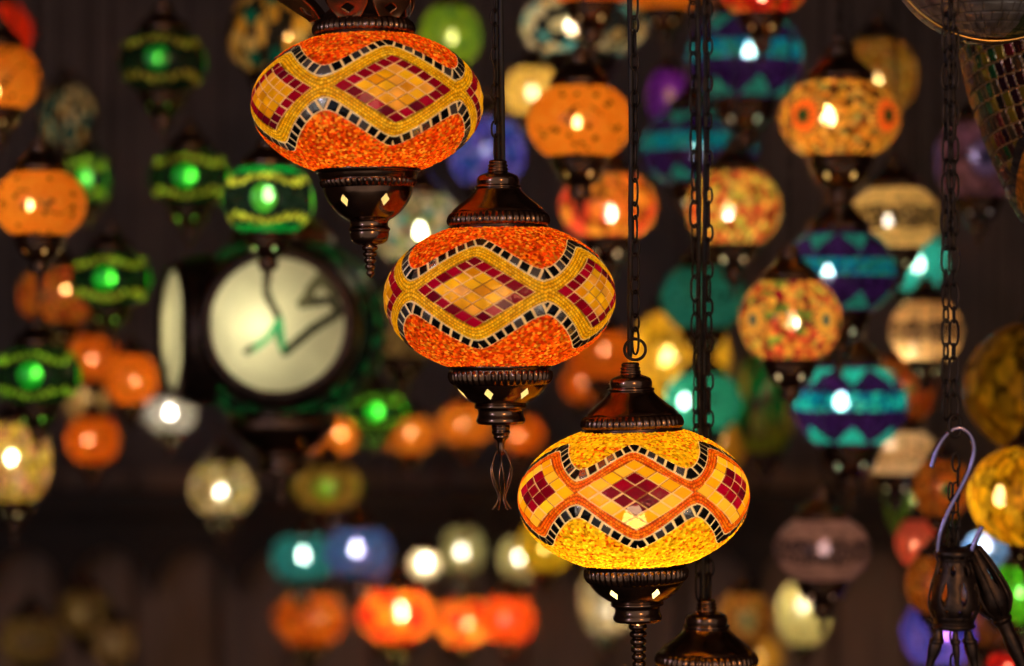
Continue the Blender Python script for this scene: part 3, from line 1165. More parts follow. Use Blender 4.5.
# left side
bg(-2, 32, 70, 52, 3.5, P_plain((0.95, 0.03, 0.02), (0.95, 0.10, 0.02), seed=1), 'plain red glass lamp cut by the left edge, above an orange lamp', 55, (-10, 30))
bg(-1, 78, 84, 62, 2.75, P_plain(OR, (0.95, 0.42, 0.04), seed=2), 'orange lamp cut by the left edge, hanging just under the plain red lamp', 70, (-4, 92), rot=1)
bg(163, 62, 88, 60, 2.95, GB((0.02, 0.55, 0.06), seed=3), 'green lamp with gold bead rows, topmost of the green lamps on the left', 60, (158, 58), bcol=(0.30, 1, 0.13))
bg(40, 204, 92, 64, 2.55, P_plain(OR, (0.98, 0.42, 0.04), seed=4), 'whole round orange lamp nearest the left edge, with white-hot centre', 90, (30, 206), rot=2)
bg(88, 180, 42, 58, 3.5, GB((0.10, 0.75, 0.04), seed=5, bead=(0.5, 0.55, 0.05)), 'small lamp with dazzling lime green bulb, right of the whole orange lamp', 110, (88, 178), bcol=(0.6, 1, 0.35), r=18)
bg(66, 118, 56, 62, 3.9, P_patches([(0.85, 0.6, 0.25), (0.8, 0.5, 0.15), (0.05, 0.4, 0.45), (0.9, 0.75, 0.5)], seed=6, size=24, cover=0.45), 'dim lamp with cream and teal glass leaves, above the lime green bulb', 55, (66, 118))
bg(190, 178, 82, 54, 2.95, GB((0.02, 0.7, 0.05), seed=8), 'dark lamp with round green glow and gold beads, left of a brighter green lamp', 90, (191, 177), bcol=(0.30, 1, 0.13), r=13)
bg(268, 200, 92, 66, 2.62, GB((0.15, 0.75, 0.05), seed=9, bead=(0.7, 0.5, 0.05), edge=(0.0, 0.35, 0.06)), 'brightest green lamp, with white-green centre, hanging over the clock-like lamp', 150, (268, 195), bcol=(0.7, 1, 0.6), r=13)
bg(111, 279, 80, 54, 3.05, GB((0.02, 0.8, 0.05), seed=10), 'dark green lamp with gold beads, left of the round clock-like lamp', 90, (111, 279), bcol=(0.30, 1, 0.13), r=13)
bg(58, 296, 80, 54, 3.25, P_speckle([(0.95, 0.3, 0.03), (0.9, 0.38, 0.05), (0.9, 0.14, 0.05)], 16, seed=11, medal=((0.9, 0.25, 0.03), (0.03, 0.12, 0.05)), mshift=0.15), 'orange lamp with dark medallion, under the whole orange lamp', 55, (65, 292))
bg(38, 375, 86, 58, 2.9, GB((0.02, 0.75, 0.05), seed=12, bead=(0.6, 0.45, 0.08)), 'dark green beaded lamp nearest the left edge', 90, (36, 373), bcol=(0.30, 1, 0.13), r=13)
bg(94, 358, 52, 44, 3.7, P_plain(DOR, OR, seed=13), 'small orange lamp right of the lowest green beaded lamp', 70, (92, 359))
bg(131, 379, 52, 50, 3.35, P_plain(OR, (0.9, 0.25, 0.02), seed=14), 'small orange lamp beside the left rim of the clock-like lamp', 110, (135, 381))
bg(86, 392, 40, 52, 4.3, P_plain((0.9, 0.65, 0.25), CREAM, seed=15), 'small cream lamp between two small orange lamps', 70, (86, 395))
bg(170, 414, 52, 34, 3.6, P_speckle([(0.95, 0.9, 0.7), (0.9, 0.8, 0.6), (0.95, 0.95, 0.85)], 14, seed=16, clear=0.3, T=0.2), 'white crackled glass lamp low beside the clock-like lamp', 70, (170, 413), bcol=WHITE, r=16)
bg(14, 462, 74, 78, 3.1, P_speckle([(0.85, 0.6, 0.05), (0.8, 0.5, 0.05), (0.9, 0.75, 0.2), (0.8, 0.35, 0.2)], 18, seed=17, clear=0.22, T=0.3), 'large yellow glass lamp cut by the left edge, with white centre', 80, (12, 458), bcol=WHITE, r=17)
bg(93, 440, 52, 46, 3.9, P_plain(OR, DOR, seed=18), 'small deep orange lamp right of the large yellow lamp', 90, (88, 440))
bg(222, 488, 66, 52, 3.5, P_speckle([(0.9, 0.7, 0.25), (0.85, 0.55, 0.3), (0.9, 0.85, 0.6), (0.5, 0.45, 0.05)], 15, seed=19, clear=0.25, T=0.07), 'sparkling white and gold lamp under the clock-like lamp', 60, (222, 492), bcol=WHITE, r=20)
# middle, low
bg(328, 487, 68, 40, 4.1, P_speckle([(0.6, 0.42, 0.08), (0.7, 0.5, 0.1)], 14, seed=20, medal=((0.25, 0.7, 0.02), (0.35, 0.8, 0.02)), nmed=4, mr=34), 'green and gold lamp below the clock-like lamp', 60, (328, 487))
bg(330, 437, 54, 32, 4.3, P_plain(OR, (0.95, 0.4, 0.04), seed=21), 'leftmost of the small orange lamps level with the wire tulip', 110, (340, 434))
bg(410, 435, 52, 36, 4.1, P_plain(OR, (0.9, 0.42, 0.06), seed=23), 'small orange lamp left of the wire tulip', 90, (410, 433))
bg(466, 424, 54, 38, 4.4, P_plain((0.9, 0.4, 0.05), OR, seed=24), 'small orange lamp glimpsed just behind the tulip stem', 90, (462, 424))
bg(522, 434, 44, 34, 4.2, P_plain(OR, DOR, seed=25), 'small orange lamp glimpsed right of the tulip stem', 90, (518, 436))
bg(376, 411, 60, 38, 3.5, GB((0.02, 0.75, 0.08), seed=26, bead=(0.3, 0.25, 0.05)), 'dim beaded lamp with vivid green dot, right below the clock-like lamp', 120, (379, 411), bcol=(0.30, 1, 0.13), r=18)
bg(303, 558, 64, 44, 4.3, P_plain((0.02, 0.30, 0.30), (0.1, 0.45, 0.4), seed=27, clear=0.22, T=0.06), 'teal lamp with yellow-white centre, lower left of the pair of teal lamps', 90, (303, 556), bcol=WHITE, r=15)
bg(358, 552, 68, 46, 4.15, P_plain((0.02, 0.34, 0.38), (0.25, 0.2, 0.5), seed=28, clear=0.2, T=0.06), 'teal lamp with lilac centre, right of the other low teal lamp', 90, (356, 549), bcol=(1, 0.8, 1), r=15)
bg(424, 564, 30, 24, 4.6, P_plain((0.9, 0.78, 0.5), (0.95, 0.85, 0.6), seed=29, clear=0.35, T=0.05), 'tiny white-yellow lamp low down, left of two dimmer white ones', 100, (425, 563), bcol=WHITE, r=27, tall=False)
bg(463, 550, 42, 44, 4.4, P_plain((0.35, 0.36, 0.18), (0.55, 0.5, 0.25), seed=30, clear=0.25, T=0.025), 'small smoky lamp with white centre, under the wire tulip', 90, (462, 552), bcol=WHITE, r=20)
bg(520, 558, 42, 40, 4.5, P_plain((0.4, 0.4, 0.2), (0.7, 0.6, 0.3), seed=31, clear=0.25, T=0.04), 'small smoky white lamp left of the lowest big lamp', 100, (520, 557), bcol=WHITE, r=20)
bg(310, 618, 72, 48, 4.3, P_speckle([OR, DOR, (0.95, 0.35, 0.03)], 26, seed=32, medal=(OR, (0.5, 0.05, 0.02)), nmed=5, mr=22), 'first orange lamp from the left in the lowest row', 150, (318, 617), bcol=(1, 0.6, 0.4))
bg(396, 615, 76, 50, 4.1, P_speckle([OR, (0.95, 0.25, 0.02), (0.9, 0.02, 0.02)], 30, seed=33), 'orange and red patched lamp, widest of the lowest row', 180, (400, 613), r=15)
bg(463, 622, 52, 44, 4.35, P_speckle([OR, (0.95, 0.22, 0.02), (0.9, 0.03, 0.02), (0.9, 0.45, 0.06)], 32, seed=34), 'orange lamp with red patch, third in the lowest row', 160, (467, 624), r=15)
bg(508, 619, 56, 44, 4.0, P_speckle([DOR, (0.9, 0.1, 0.02), (0.95, 0.25, 0.02)], 34, seed=35), 'red-orange lamp at the right end of the lowest row', 150, (504, 619), bcol=(1, 0.45, 0.35), r=15)
bg(545, 546, 54, 48, 3.9, P_plain((0.8, 0.6, 0.02), (0.85, 0.65, 0.05), seed=36), 'plain yellow lamp hidden behind the lower left of the lowest big lamp', 80, (545, 548))
bg(607, 600, 56, 66, 3.7, P_speckle([CREAM, (0.9, 0.8, 0.5), (0.7, 0.5, 0.2)], 26, seed=37, clear=0.15, T=0.2), 'cream lamp just left of the lowest big lamp finial', 60, (609, 608), bcol=WHITE, r=20)
# dim ones in the lower left corner
bg(30, 640, 62, 46, 4.4, P_speckle([(0.3, 0.2, 0.08), (0.5, 0.35, 0.1)], 12, seed=38, clear=0.02, T=0.3), 'dim bronze coloured lamp in the lower left corner', 34, (20, 640))
bg(85, 612, 54, 44, 4.6, P_speckle([(0.25, 0.17, 0.08), (0.5, 0.35, 0.1)], 12, seed=39, clear=0.02, T=0.3), 'dim brown lamp above and between two others in the lower left', 34, (80, 614))
bg(114, 643, 46, 40, 4.3, P_speckle([(0.3, 0.2, 0.1), (0.6, 0.4, 0.15)], 12, seed=40, clear=0.02, T=0.3), 'dim brown lamp low beside the brown timber panel', 38, (116, 645))
# top
bg(270, 34, 84, 78, 2.95, P_patches([(0.85, 0.5, 0.08), (0.85, 0.6, 0.2), (0.0, 0.2, 0.16), (0.85, 0.45, 0.05)], seed=43, size=40, cover=0.75), 'gold leaf lamp behind the left leaf of the highest cap', 60, (288, 36))
bg(450, 36, 62, 58, 3.3, P_plain((0.40, 0.62, 0.03), (0.08, 0.25, 0.05), seed=44, scale=30, fleck=0, T=0.35), 'yellow-green lamp behind the right shoulder of the highest big lamp', 42, (452, 38), r=16)
bg(583, 26, 128, 58, 3.2, P_patches([(0.85, 0.68, 0.3), (0.8, 0.6, 0.3), (0.1, 0.4, 0.35), (0.85, 0.5, 0.15)], seed=45, size=26, cover=0.66, clear=0.14), 'wide cream and black patched lamp near the top, left of the middle chain', 100, (571, 27), bcol=WHITE, r=9)
bg(592, -22, 100, 50, 2.8, P_plain(OR, DOR, seed=46), 'orange lamp cut by the top edge, above the cream patched lamp', 60, (592, -22))
bg(580, 122, 106, 70, 2.6, P_plain((0.95, 0.30, 0.015), (0.98, 0.42, 0.04), seed=47), 'orange lamp with dark scrolls, between the two left-hand chains', 95, (577, 123), rot=0.4)
bg(487, 152, 78, 66, 3.2, P_speckle([(0.12, 0.12, 0.6), (0.3, 0.2, 0.7), (0.05, 0.2, 0.5), (0.5, 0.4, 0.8)], 17, seed=48, T=0.2), 'blue and lilac lamp behind the chain of the middle big lamp', 110, (486, 149), bcol=(0.85, 0.85, 1), r=11)
bg(534, 92, 62, 46, 3.6, P_plain((0.8, 0.55, 0.1), (0.85, 0.5, 0.1), seed=49), 'small dull gold lamp left of the scrolled orange lamp', 50, (532, 93), bcol=WHITE, r=18)
bg(608, 206, 98, 62, 3.0, P_speckle([(0.95, 0.24, 0.02), (0.9, 0.08, 0.03), (0.95, 0.35, 0.03)], 40, seed=50), 'orange-red lamp right of the middle big cap', 95, (609, 214), bcol=WHITE, r=14)
bg(668, 97, 44, 52, 3.3, P_speckle([(0.3, 0.04, 0.7), (0.25, 0.03, 0.6)], 20, seed=51, medal=((0.35, 0.04, 0.8), (0.85, 0.6, 0.3)), mr=40, nmed=3), 'purple lamp with cream eye, left of the paired chains', 95, (676, 97))
bg(602, 355, 66, 46, 3.6, P_plain(OR, DOR, seed=52), 'orange lamp half hidden by the middle big lamp', 60, (604, 350))
bg(582, 384, 40, 32, 4.5, P_plain(OR, DOR, seed=53), 'tiny orange lamp between middle and lowest big lamps', 70, (583, 382))
bg(418, 228, 96, 66, 3.1, P_speckle([CREAM, (0.9, 0.8, 0.5), (0.5, 0.6, 0.2), (0.1, 0.4, 0.35), (0.9, 0.6, 0.35)], 22, seed=54, clear=0.14, T=0.22), 'cream and green lamp between the highest and middle big lamps', 90, (420, 232), bcol=WHITE, r=12)
bg(403, 325, 84, 64, 3.3, P_speckle([(0.55, 0.42, 0.2), (0.6, 0.45, 0.2)], 26, seed=55, medal=((0.6, 0.45, 0.2), (0.08, 0.01, 0.1)), nmed=4, mshift=0.2), 'dull cream lamp with purple spot, left behind the middle big lamp', 30, (410, 325))
# right of the middle
bg(745, 58, 116, 86, 3.0, P_teal(1, shift=0.3), 'teal and purple lamp with white-blue centre, high between paired chains and flower lamps', 120, (749, 53), bcol=(0.8, 0.95, 1), r=11)
bg(762, -14, 88, 56, 2.75, P_speckle([(0.95, 0.15, 0.02), (0.9, 0.03, 0.02), (0.95, 0.45, 0.08)], 26, seed=57), 'red and orange lamp cut by the top edge, above a teal lamp', 70, (762, -4))
bg(700, 148, 116, 72, 3.15, P_teal(2, blue=(0.0, 0.26, 0.30), shift=0.1), 'teal and purple lamp crossed by the paired chains', 90, (698, 155), bcol=(0.8, 0.95, 1), r=11)
bg(665, -18, 80, 56, 3.2, P_plain(OR, (0.9, 0.4, 0.03), seed=59), 'orange lamp cut by the top edge, behind the paired chains', 60, (665, -18))
bg(734, 208, 94, 72, 2.9, P_speckle([(0.95, 0.45, 0.05), (0.9, 0.12, 0.03), (0.9, 0.6, 0.1), (0.5, 0.5, 0.05), (0.95, 0.3, 0.05), (0.25, 0.03, 0.01)], 14, seed=60, clear=0.12), 'speckled yellow and red lamp right of the paired chains', 100, (728, 212), bcol=WHITE, r=14)
bg(840, 119, 120, 74, 2.65, P_speckle([(0.9, 0.42, 0.05), (0.95, 0.5, 0.1), (0.9, 0.3, 0.03), (0.35, 0.35, 0.1), (0.1, 0.03, 0.01), (0.95, 0.5, 0.05)], 12, seed=61, medal=((0.95, 0.17, 0.02), (0.02, 0.06, 0.02)), nmed=4, mshift=0.5, mr=30), 'large orange speckled lamp with red-ringed dark flowers', 74, (828, 118), r=14)
bg(878, 76, 78, 70, 3.2, P_speckle([(0.9, 0.45, 0.05), (0.9, 0.25, 0.03), (0.6, 0.5, 0.08), (0.9, 0.6, 0.2)], 11, seed=62), 'gold speckled lamp peeping out behind the flower lamp', 55, (878, 80))
bg(895, 218, 92, 60, 2.85, P_bands((0.75, 0.45, 0.12), (0.10, 0.06, 0.02), seed=63), 'gold and dark banded lamp below the flower lamp', 65, (888, 222), bcol=WHITE, r=12)
bg(840, 272, 112, 80, 2.85, P_teal(3, shift=0.2), 'teal and purple lamp upper right of the round rainbow speckled lamp', 110, (828, 275), bcol=(0.85, 0.95, 1), r=12)
bg(790, 320, 102, 78, 2.6, P_speckle([(0.95, 0.4, 0.04), (0.9, 0.1, 0.03), (0.9, 0.55, 0.08), (0.3, 0.45, 0.05), (0.95, 0.3, 0.04), (0.3, 0.01, 0.02)], 15, seed=65, medal=((0.85, 0.4, 0.04), (0.01, 0.08, 0.08)), nmed=4, mshift=0.58, mr=24, clear=0.12), 'rainbow speckled lamp with dark eye, left of the lower teal lamps', 88, (792, 322), bcol=WHITE, r=14)
bg(850, 405, 114, 80, 2.8, P_teal(4, shift=0.6, green=(0.02, 0.5, 0.3)), 'teal and purple lamp under the rainbow speckled lamp', 110, (841, 402), bcol=(0.85, 0.95, 1), r=13)
bg(703, 298, 86, 60, 3.2, P_plain((0.03, 0.36, 0.24), (0.06, 0.45, 0.32), seed=67, clear=0.03, T=0.35), 'plain sea-green lamp behind the paired chains', 38, (700, 300), bcol=WHITE)
bg(680, 358, 100, 92, 3.6, P_speckle([(0.85, 0.55, 0.03), (0.9, 0.62, 0.08)], 34, seed=68, clear=0.05), 'large plain yellow lamp above the lowest big cap', 62, (668, 360), r=16)
bg(703, 402, 78, 56, 3.1, P_plain((0.02, 0.28, 0.16), (0.05, 0.35, 0.2), seed=69, clear=0.2), 'deep green lamp with white-green centre behind the lower chain pair', 110, (684, 402), bcol=(0.8, 1, 0.85), r=13)
bg(765, 405, 62, 96, 3.4, P_patches([(0.5, 0.48, 0.04), (0.0, 0.3, 0.06), (0.6, 0.5, 0.1)], seed=70, size=46, cover=0.85, dark=(0.12, 0.07, 0.03)), 'tall dim green and yellow leaf lamp left of the lowest teal lamp', 30, (765, 390))
bg(720, 440, 52, 60, 3.8, P_plain((0.75, 0.42, 0.04), (0.7, 0.35, 0.04), seed=71), 'dull yellow lamp behind the upper right of the lowest big lamp', 45, (722, 440))
bg(912, 262, 66, 58, 3.2, P_plain((0.02, 0.22, 0.19), (0.03, 0.3, 0.24), seed=72, clear=0.16), 'dark teal lamp with pale green centre, left of the twisted right-hand chain', 100, (918, 265), bcol=(0.8, 1, 0.8), r=20)
bg(926, 331, 72, 58, 3.0, P_bands((0.85, 0.48, 0.16), (0.08, 0.04, 0.02), seed=73), 'cream lamp with dark beaded belt touching the right-hand chain', 60, (914, 352), bcol=WHITE, r=16)
bg(905, 388, 62, 62, 3.3, P_speckle([(0.9, 0.18, 0.02), (0.8, 0.3, 0.04)], 18, seed=74, medal=((0.95, 0.15, 0.02), (0.05, 0.22, 0.03)), nmed=4, mr=36), 'orange-red flower lamp right of the lowest teal lamp', 45, (905, 388))
bg(895, 452, 86, 42, 2.95, P_bands((0.85, 0.55, 0.25), (0.7, 0.4, 0.15), seed=75), 'cream-gold lamp below the lowest teal lamp', 60, (890, 443), bcol=WHITE, r=12)
bg(822, 549, 94, 60, 2.75, P_bands((0.30, 0.19, 0.12), (0.06, 0.04, 0.03), seed=76, hotband=0.08), 'dim brown crackled lamp hanging low with small pink glints', 26, (824, 548), bcol=(1, 0.6, 0.6), r=16)
bg(803, 614, 52, 60, 3.8, P_plain((0.75, 0.5, 0.15), (0.45, 0.5, 0.2), seed=77), 'small pale gold lamp below the dim brown crackled lamp', 50, (803, 606), bcol=WHITE, r=22)
bg(745, 618, 54, 50, 3.5, P_speckle([(0.85, 0.5, 0.1), (0.9, 0.35, 0.06)], 20, seed=78, medal=((0.85, 0.6, 0.2), (0.0, 0.2, 0.12)), nmed=4, mr=38), 'gold lamp with green eye, right of the lowest bronze cap', 50, (738, 612))
bg(762, 655, 40, 38, 4.2, P_plain((0.85, 0.55, 0.05), GOLD, seed=79), 'tiny yellow lamp at the bottom edge beside the lowest bronze cap', 70, (760, 657))
bg(978, 160, 88, 76, 2.85, P_speckle([(0.25, 0.10, 0.10), (0.3, 0.12, 0.09)], 30, seed=80, medal=((0.22, 0.14, 0.22), (0.03, 0.02, 0.05)), nmed=4, mr=34, clear=0.03), 'dull pink-brown lamp with violet glint behind the right-hand chain', 30, (972, 157), bcol=(0.8, 0.7, 1), r=14)
# cluster of small glass globes behind the steel hook
bg(942, 488, 56, 56, 2.75, P_speckle([(0.9, 0.25, 0.02), (0.85, 0.35, 0.05)], 16, seed=81, medal=((0.95, 0.24, 0.02), (0.03, 0.22, 0.05)), nmed=3, mr=44), 'orange ball lamp with green eye, behind the upper half of the steel hook', 42, (942, 488), group='small ball lamps behind the steel hook')
bg(915, 500, 60, 78, 3.3, P_plain((0.10, 0.25, 0.02), (0.2, 0.4, 0.04), seed=82), 'dull green lamp left behind the steel hook', 38, (915, 500), group='small ball lamps behind the steel hook')
bg(918, 542, 44, 46, 2.9, P_plain((0.9, 0.13, 0.08), (0.9, 0.25, 0.15), seed=83, fleck=0), 'pinkish red ball lamp left of the hook above the pierced casting', 55, (914, 545), group='small ball lamps behind the steel hook')
bg(934, 584, 56, 56, 2.75, P_speckle([(0.9, 0.25, 0.02), (0.85, 0.35, 0.05)], 16, seed=84, medal=((0.95, 0.22, 0.02), (0.08, 0.1, 0.02)), nmed=3, mr=44), 'orange ball lamp with dark eye, behind the pierced bronze casting', 42, (934, 584), group='small ball lamps behind the steel hook')
bg(996, 566, 76, 66, 3.0, P_plain((0.03, 0.16, 0.3), (0.3, 0.45, 0.45), seed=85, scale=25, clear=0.12), 'blue and white ball lamp right of the hook, under the amber globes', 80, (985, 547), bcol=(1, 0.85, 1), r=16, group='small ball lamps behind the steel hook')
bg(1016, 594, 52, 56, 2.8, P_speckle([(0.15, 0.6, 0.02), (0.3, 0.5, 0.03), (0.05, 0.4, 0.03)], 18, seed=86), 'lime green ball lamp cut by the right edge', 60, (1022, 592), bcol=(0.5, 1, 0.3), r=20, group='small ball lamps behind the steel hook')
bg(938, 634, 72, 62, 3.0, P_plain((0.03, 0.14, 0.30), (0.25, 0.4, 0.4), seed=87, scale=25, clear=0.12), 'blue ball lamp with violet centre, lowest behind the pierced casting', 80, (946, 634), bcol=(0.8, 0.2, 1), r=15, group='small ball lamps behind the steel hook')
bg(1008, 672, 46, 40, 2.9, P_plain((0.8, 0.01, 0.02), (0.9, 0.05, 0.03), seed=88), 'red ball lamp cut by the bottom edge near the right corner', 55, (1008, 668), group='small ball lamps behind the steel hook')
bg(984, 618, 52, 50, 3.3, P_plain((0.45, 0.14, 0.02), (0.6, 0.25, 0.03), seed=89), 'dull orange ball lamp right of the pierced casting', 30, (984, 610), group='small ball lamps behind the steel hook')
# amber crackle globes at the right edge
bg(1047, 388, 166, 132, 2.5, P_speckle([(0.75, 0.42, 0.01), (0.8, 0.5, 0.02), (0.6, 0.3, 0.01)], 22, seed=90, clear=0.03), 'big amber globe cut by the right edge, upper of two', 16, (1040, 440), group='big amber globes at the right', neck=0.3)
bg(1026, 496, 114, 98, 2.42, P_speckle([(0.85, 0.48, 0.01), (0.9, 0.58, 0.03), (0.8, 0.4, 0.01)], 22, seed=91, clear=0.06), 'big amber globe cut by the right edge, lower and brighter of two', 34, (1000, 498), r=15, group='big amber globes at the right', neck=0.3)

# ------------------------------------------------------------------ the twisted chain, steel hook and pierced castings at the right
HY = 1.775
hs = (HY / F) / S0


def pxv(x, y, dy=0.0, ox=950, oy=430):
    """photo pixels around a point of the hanging gear -> drawing units"""
    return Vector((x - ox, dy, oy - y))


rootc = link('hanging_chain', None, None, at(950, 430, HY)) if False else empty('hanging_chain', at(950, 430, HY))
rootc.scale = (hs, hs, hs)
tag(rootc, 'heavy doubled iron chain hanging down at the right, carrying a steel hook', 'chain')
toph = (CEIL - 0.03 - rootc.location.z) / S0 / hs
for (a, b, L_, W_, sd, nm) in ((-4, 0, 27, 9, 1, 'chain_strand'), (5, 5, 27, 9, 2, 'chain_strand'), (0, -5, 22, 8, 3, 'chain_strand')):
    link(nm, chain_mesh(toph - (10 if sd < 3 else 180), L=L_, W=W_, wire=1.35, rnd=random.Random(sd), n=18, tn=6), rootc, (a * S0, b * S0, (10 if sd < 3 else 180) * S0))
mb = MB()
mb.tube(link_pts(5, 0, 4, 22, 13, 0.3, 24), 1.9, 8, closed=True)
link('end_link', mb.mesh('end_link', IRON, S0), rootc)

hook = empty('steel_hook', at(955, 500, HY))
hook.scale = (hs, hs, hs)
tag(hook, 'S shaped steel hook with lavender shine hanging from the right-hand chain', 'hook')
mb = MB()
path = [pxv(931, 468, 0, 955, 500), pxv(937, 449, 0, 955, 500), pxv(947, 434, 0, 955, 500), pxv(959, 428, 0, 955, 500), pxv(970, 435, 0, 955, 500), pxv(974, 450, 0, 955, 500),
        pxv(970, 468, 0, 955, 500), pxv(961, 487, 0, 955, 500), pxv(949, 510, 0, 955, 500), pxv(940, 533, 0, 955, 500), pxv(938, 553, 1, 955, 500), pxv(944, 568, 2, 955, 500),
        pxv(956, 573, 2, 955, 500), pxv(967, 562, 1, 955, 500), pxv(974, 544, 0, 955, 500), pxv(982, 526, 0, 955, 500)]
mb.tube(smooth_path(path, 8), 2.6, 12)
link('hook_wire', mb.mesh('hook_wire', STEEL, S0), hook)

inner = empty('fine_chain', at(957, 462, HY + 0.008))
inner.scale = (hs, hs, hs)
tag(inner, 'short fine chain hanging through the steel hook to the pierced casting', 'chain')
mb = MB()
for k in range(6):
    mb.tube(link_pts((k % 2) * 2 - 1, 0, -k * 15, 19, 8, (k % 2) * 1.2 + 0.2, 16), 1.3, 6, closed=True)
for k in range(5):
    mb.tube(link_pts((k % 2) * 2 - 6, 3, -30 - k * 14, 18, 7, (k % 2) * 1.2 + 0.7, 16), 1.2, 6, closed=True)
link('links', mb.mesh('links', IRON, S0), inner)


def pierced_casting(prof, n, slots, seg=120, flat=1.0):
    """turned shell with rows of leaf-shaped slots: slots = (z centre, half height, half angle, count, phase)"""
    mb = MB()
    fine = []
    for a, b in zip(prof[:-1], prof[1:]):
        for q in range(4):
            fine.append(tuple(a[c] * (1 - q / 4) + b[c] * q / 4 for c in (0, 1)))
    fine.append(prof[-1][:2])

    def keep(j, i):
        z = (fine[j][1] + fine[j + 1][1]) / 2
        for (zc, hz_, ha, cnt, ph) in slots:
            a = (i + 0.5) / seg * 2 * PI + PI / 2 - ph
            a = (a + PI / cnt) % (2 * PI / cnt) - PI / cnt
            if (a / ha) ** 2 + ((z - zc) / hz_) ** 2 < 1:
                return False
        return True
    mb.lathe(fine, seg, keep=keep)
    for v in mb.v:
        v.y *= flat
    return mb


cast = empty('pierced_casting', at(954, 590, HY + 0.004))
cast.scale = (hs, hs, hs)
tag(cast, 'pierced bronze bell casting with hanging arms, caught on the steel hook', 'metal fitting')
prof = smooth_prof([(13, 42, 1), (18, 38), (17, 33), (15.5, 28), (18, 18), (22, 4), (24.5, -8), (24, -19), (20, -28), (18.5, -33), (20.5, -36, 1), (18, -38)], 4)
mbc = pierced_casting(prof, 0, [(-3, 12, 0.16, 8, 0.2), (20, 5, 0.13, 8, 0.55), (-22, 4, 0.12, 10, 0.1), (33, 2.5, 0.12, 10, 0.3)])
for k in range(8):
    a = 2 * PI * (k + 0.5) / 8 + PI / 2 - 0.2 + PI
    mbc.tube(smooth_path([Vector((r_ * math.cos(a + w_), r_ * math.sin(a + w_), z_)) for (r_, z_, w_) in ((17, 28, 0.0), (19, 18, 0.12), (22.8, 4, -0.08), (25.2, -8, -0.14), (24.8, -19, 0.0), (20.5, -29, 0.1))], 4), 1.1, 6)
for (r_, z_) in ((17.2, 31), (15.8, 26.5), (21.5, -27)):
    mbc.tube([Vector((math.cos(2 * PI * i / 40) * r_, math.sin(2 * PI * i / 40) * r_, z_)) for i in range(40)], 1.2, 6, closed=True)
o = link('pierced_shell', mbc.mesh('pierced_shell', FILIGREE, S0), cast)
m_ = o.modifiers.new('thickness', 'SOLIDIFY'); m_.thickness = 0.0012
for (dx, ex, ph, w0) in ((-15, -26, 0.0, 5.2), (14, 22, 0.5, 5.2), (0, 2, -8, 3.2)):
    mb = MB()
    P = smooth_path([(dx, ph, -32), (dx * 1.05, ph, -45), ((dx + ex) / 2, ph, -62), (ex, ph, -82), (ex * 1.05, ph - 2, -104), (ex * 0.9, ph - 6, -130), (ex * 0.6, ph - 10, -146)], 5)
    mb.tube(P, [w0 * (1.0 - 0.3 * math.sin(i * 0.55)) for i in range(len(P))], 10)
    # small collar knots on the arm
    for q in (0.25, 0.6):
        c0 = P[int(q * (len(P) - 1))]
        mb.lathe([(0.5, c0.z - 4), (w0 + 1.8, c0.z - 2.5), (w0 + 2.2, c0.z), (w0 + 1.8, c0.z + 2.5), (0.5, c0.z + 4)], 16, cx=c0.x, cy=c0.y)
    link('arm', mb.mesh('arm', FILIGREE, S0), cast)
mb = MB()
for k in range(9):
    mb.tube(link_pts(-1 + (k % 2), -6, -44 - k * 14, 19, 8, (k % 2) * 1.1 + 0.3, 14), 1.2, 6, closed=True)
link('hanging_links', mb.mesh('hanging_links', IRON, S0), cast)

cast2 = empty('leaning_casting', at(972, 552, HY + 0.03))
cast2.scale = (hs, hs, hs)
cast2.rotation_euler = (0, math.radians(-24), 0)
tag(cast2, 'smooth dark bronze arm leaning right beside the pierced bell casting', 'metal fitting')
prof = smooth_prof([(3, 8), (8, 4), (11, -6), (14.5, -24), (17.5, -44), (16.5, -58), (11, -68), (8.5, -72, 1), (10.5, -75), (8, -79, 1), (7, -90), (8, -104), (6.5, -120), (5, -140)], 5)
mb = pierced_casting(prof, 0, [(-28, 14, 0.10, 6, 0.5)], seg=90)
# raised ribs that run down the arm
for k in range(8):
    a = 2 * PI * k / 8
    mb.tube(smooth_path([Vector((r_ * math.cos(a), r_ * math.sin(a), z_)) for (r_, z_) in ((9, 3), (12.5, -8), (16, -24), (19, -44), (18, -58), (11, -70))], 3), 1.4, 6)
o = link('ribbed_arm', mb.mesh('ribbed_arm', FILIGREE, S0), cast2)

# ------------------------------------------------------------------ unlit pieces cut by the upper right corner
EY = 2.085
es = (EY / F) / S0
egg = empty('unlit_mosaic_lamp', at(1120, 30, EY))
egg.scale = (es, es, es)
tag(egg, 'large unlit lamp of coloured square tiles cut by the right edge near the top corner', 'lamp')
ep = np.array(smooth_prof([(26, -262), (58, -232), (97, -188), (124, -130), (146, -70), (158, -15), (160, 30), (150, 90), (118, 150), (60, 190)], 40))
es_ = np.concatenate([[0], np.cumsum(np.hypot(np.diff(ep[:, 0]), np.diff(ep[:, 1])))])
ss = np.linspace(0, es_[-1], 330)
eprof = (np.interp(ss, es_, ep[:, 0]), np.interp(ss, es_, ep[:, 1]), ss - np.interp(262, es_[::1] * 0 + es_, es_))


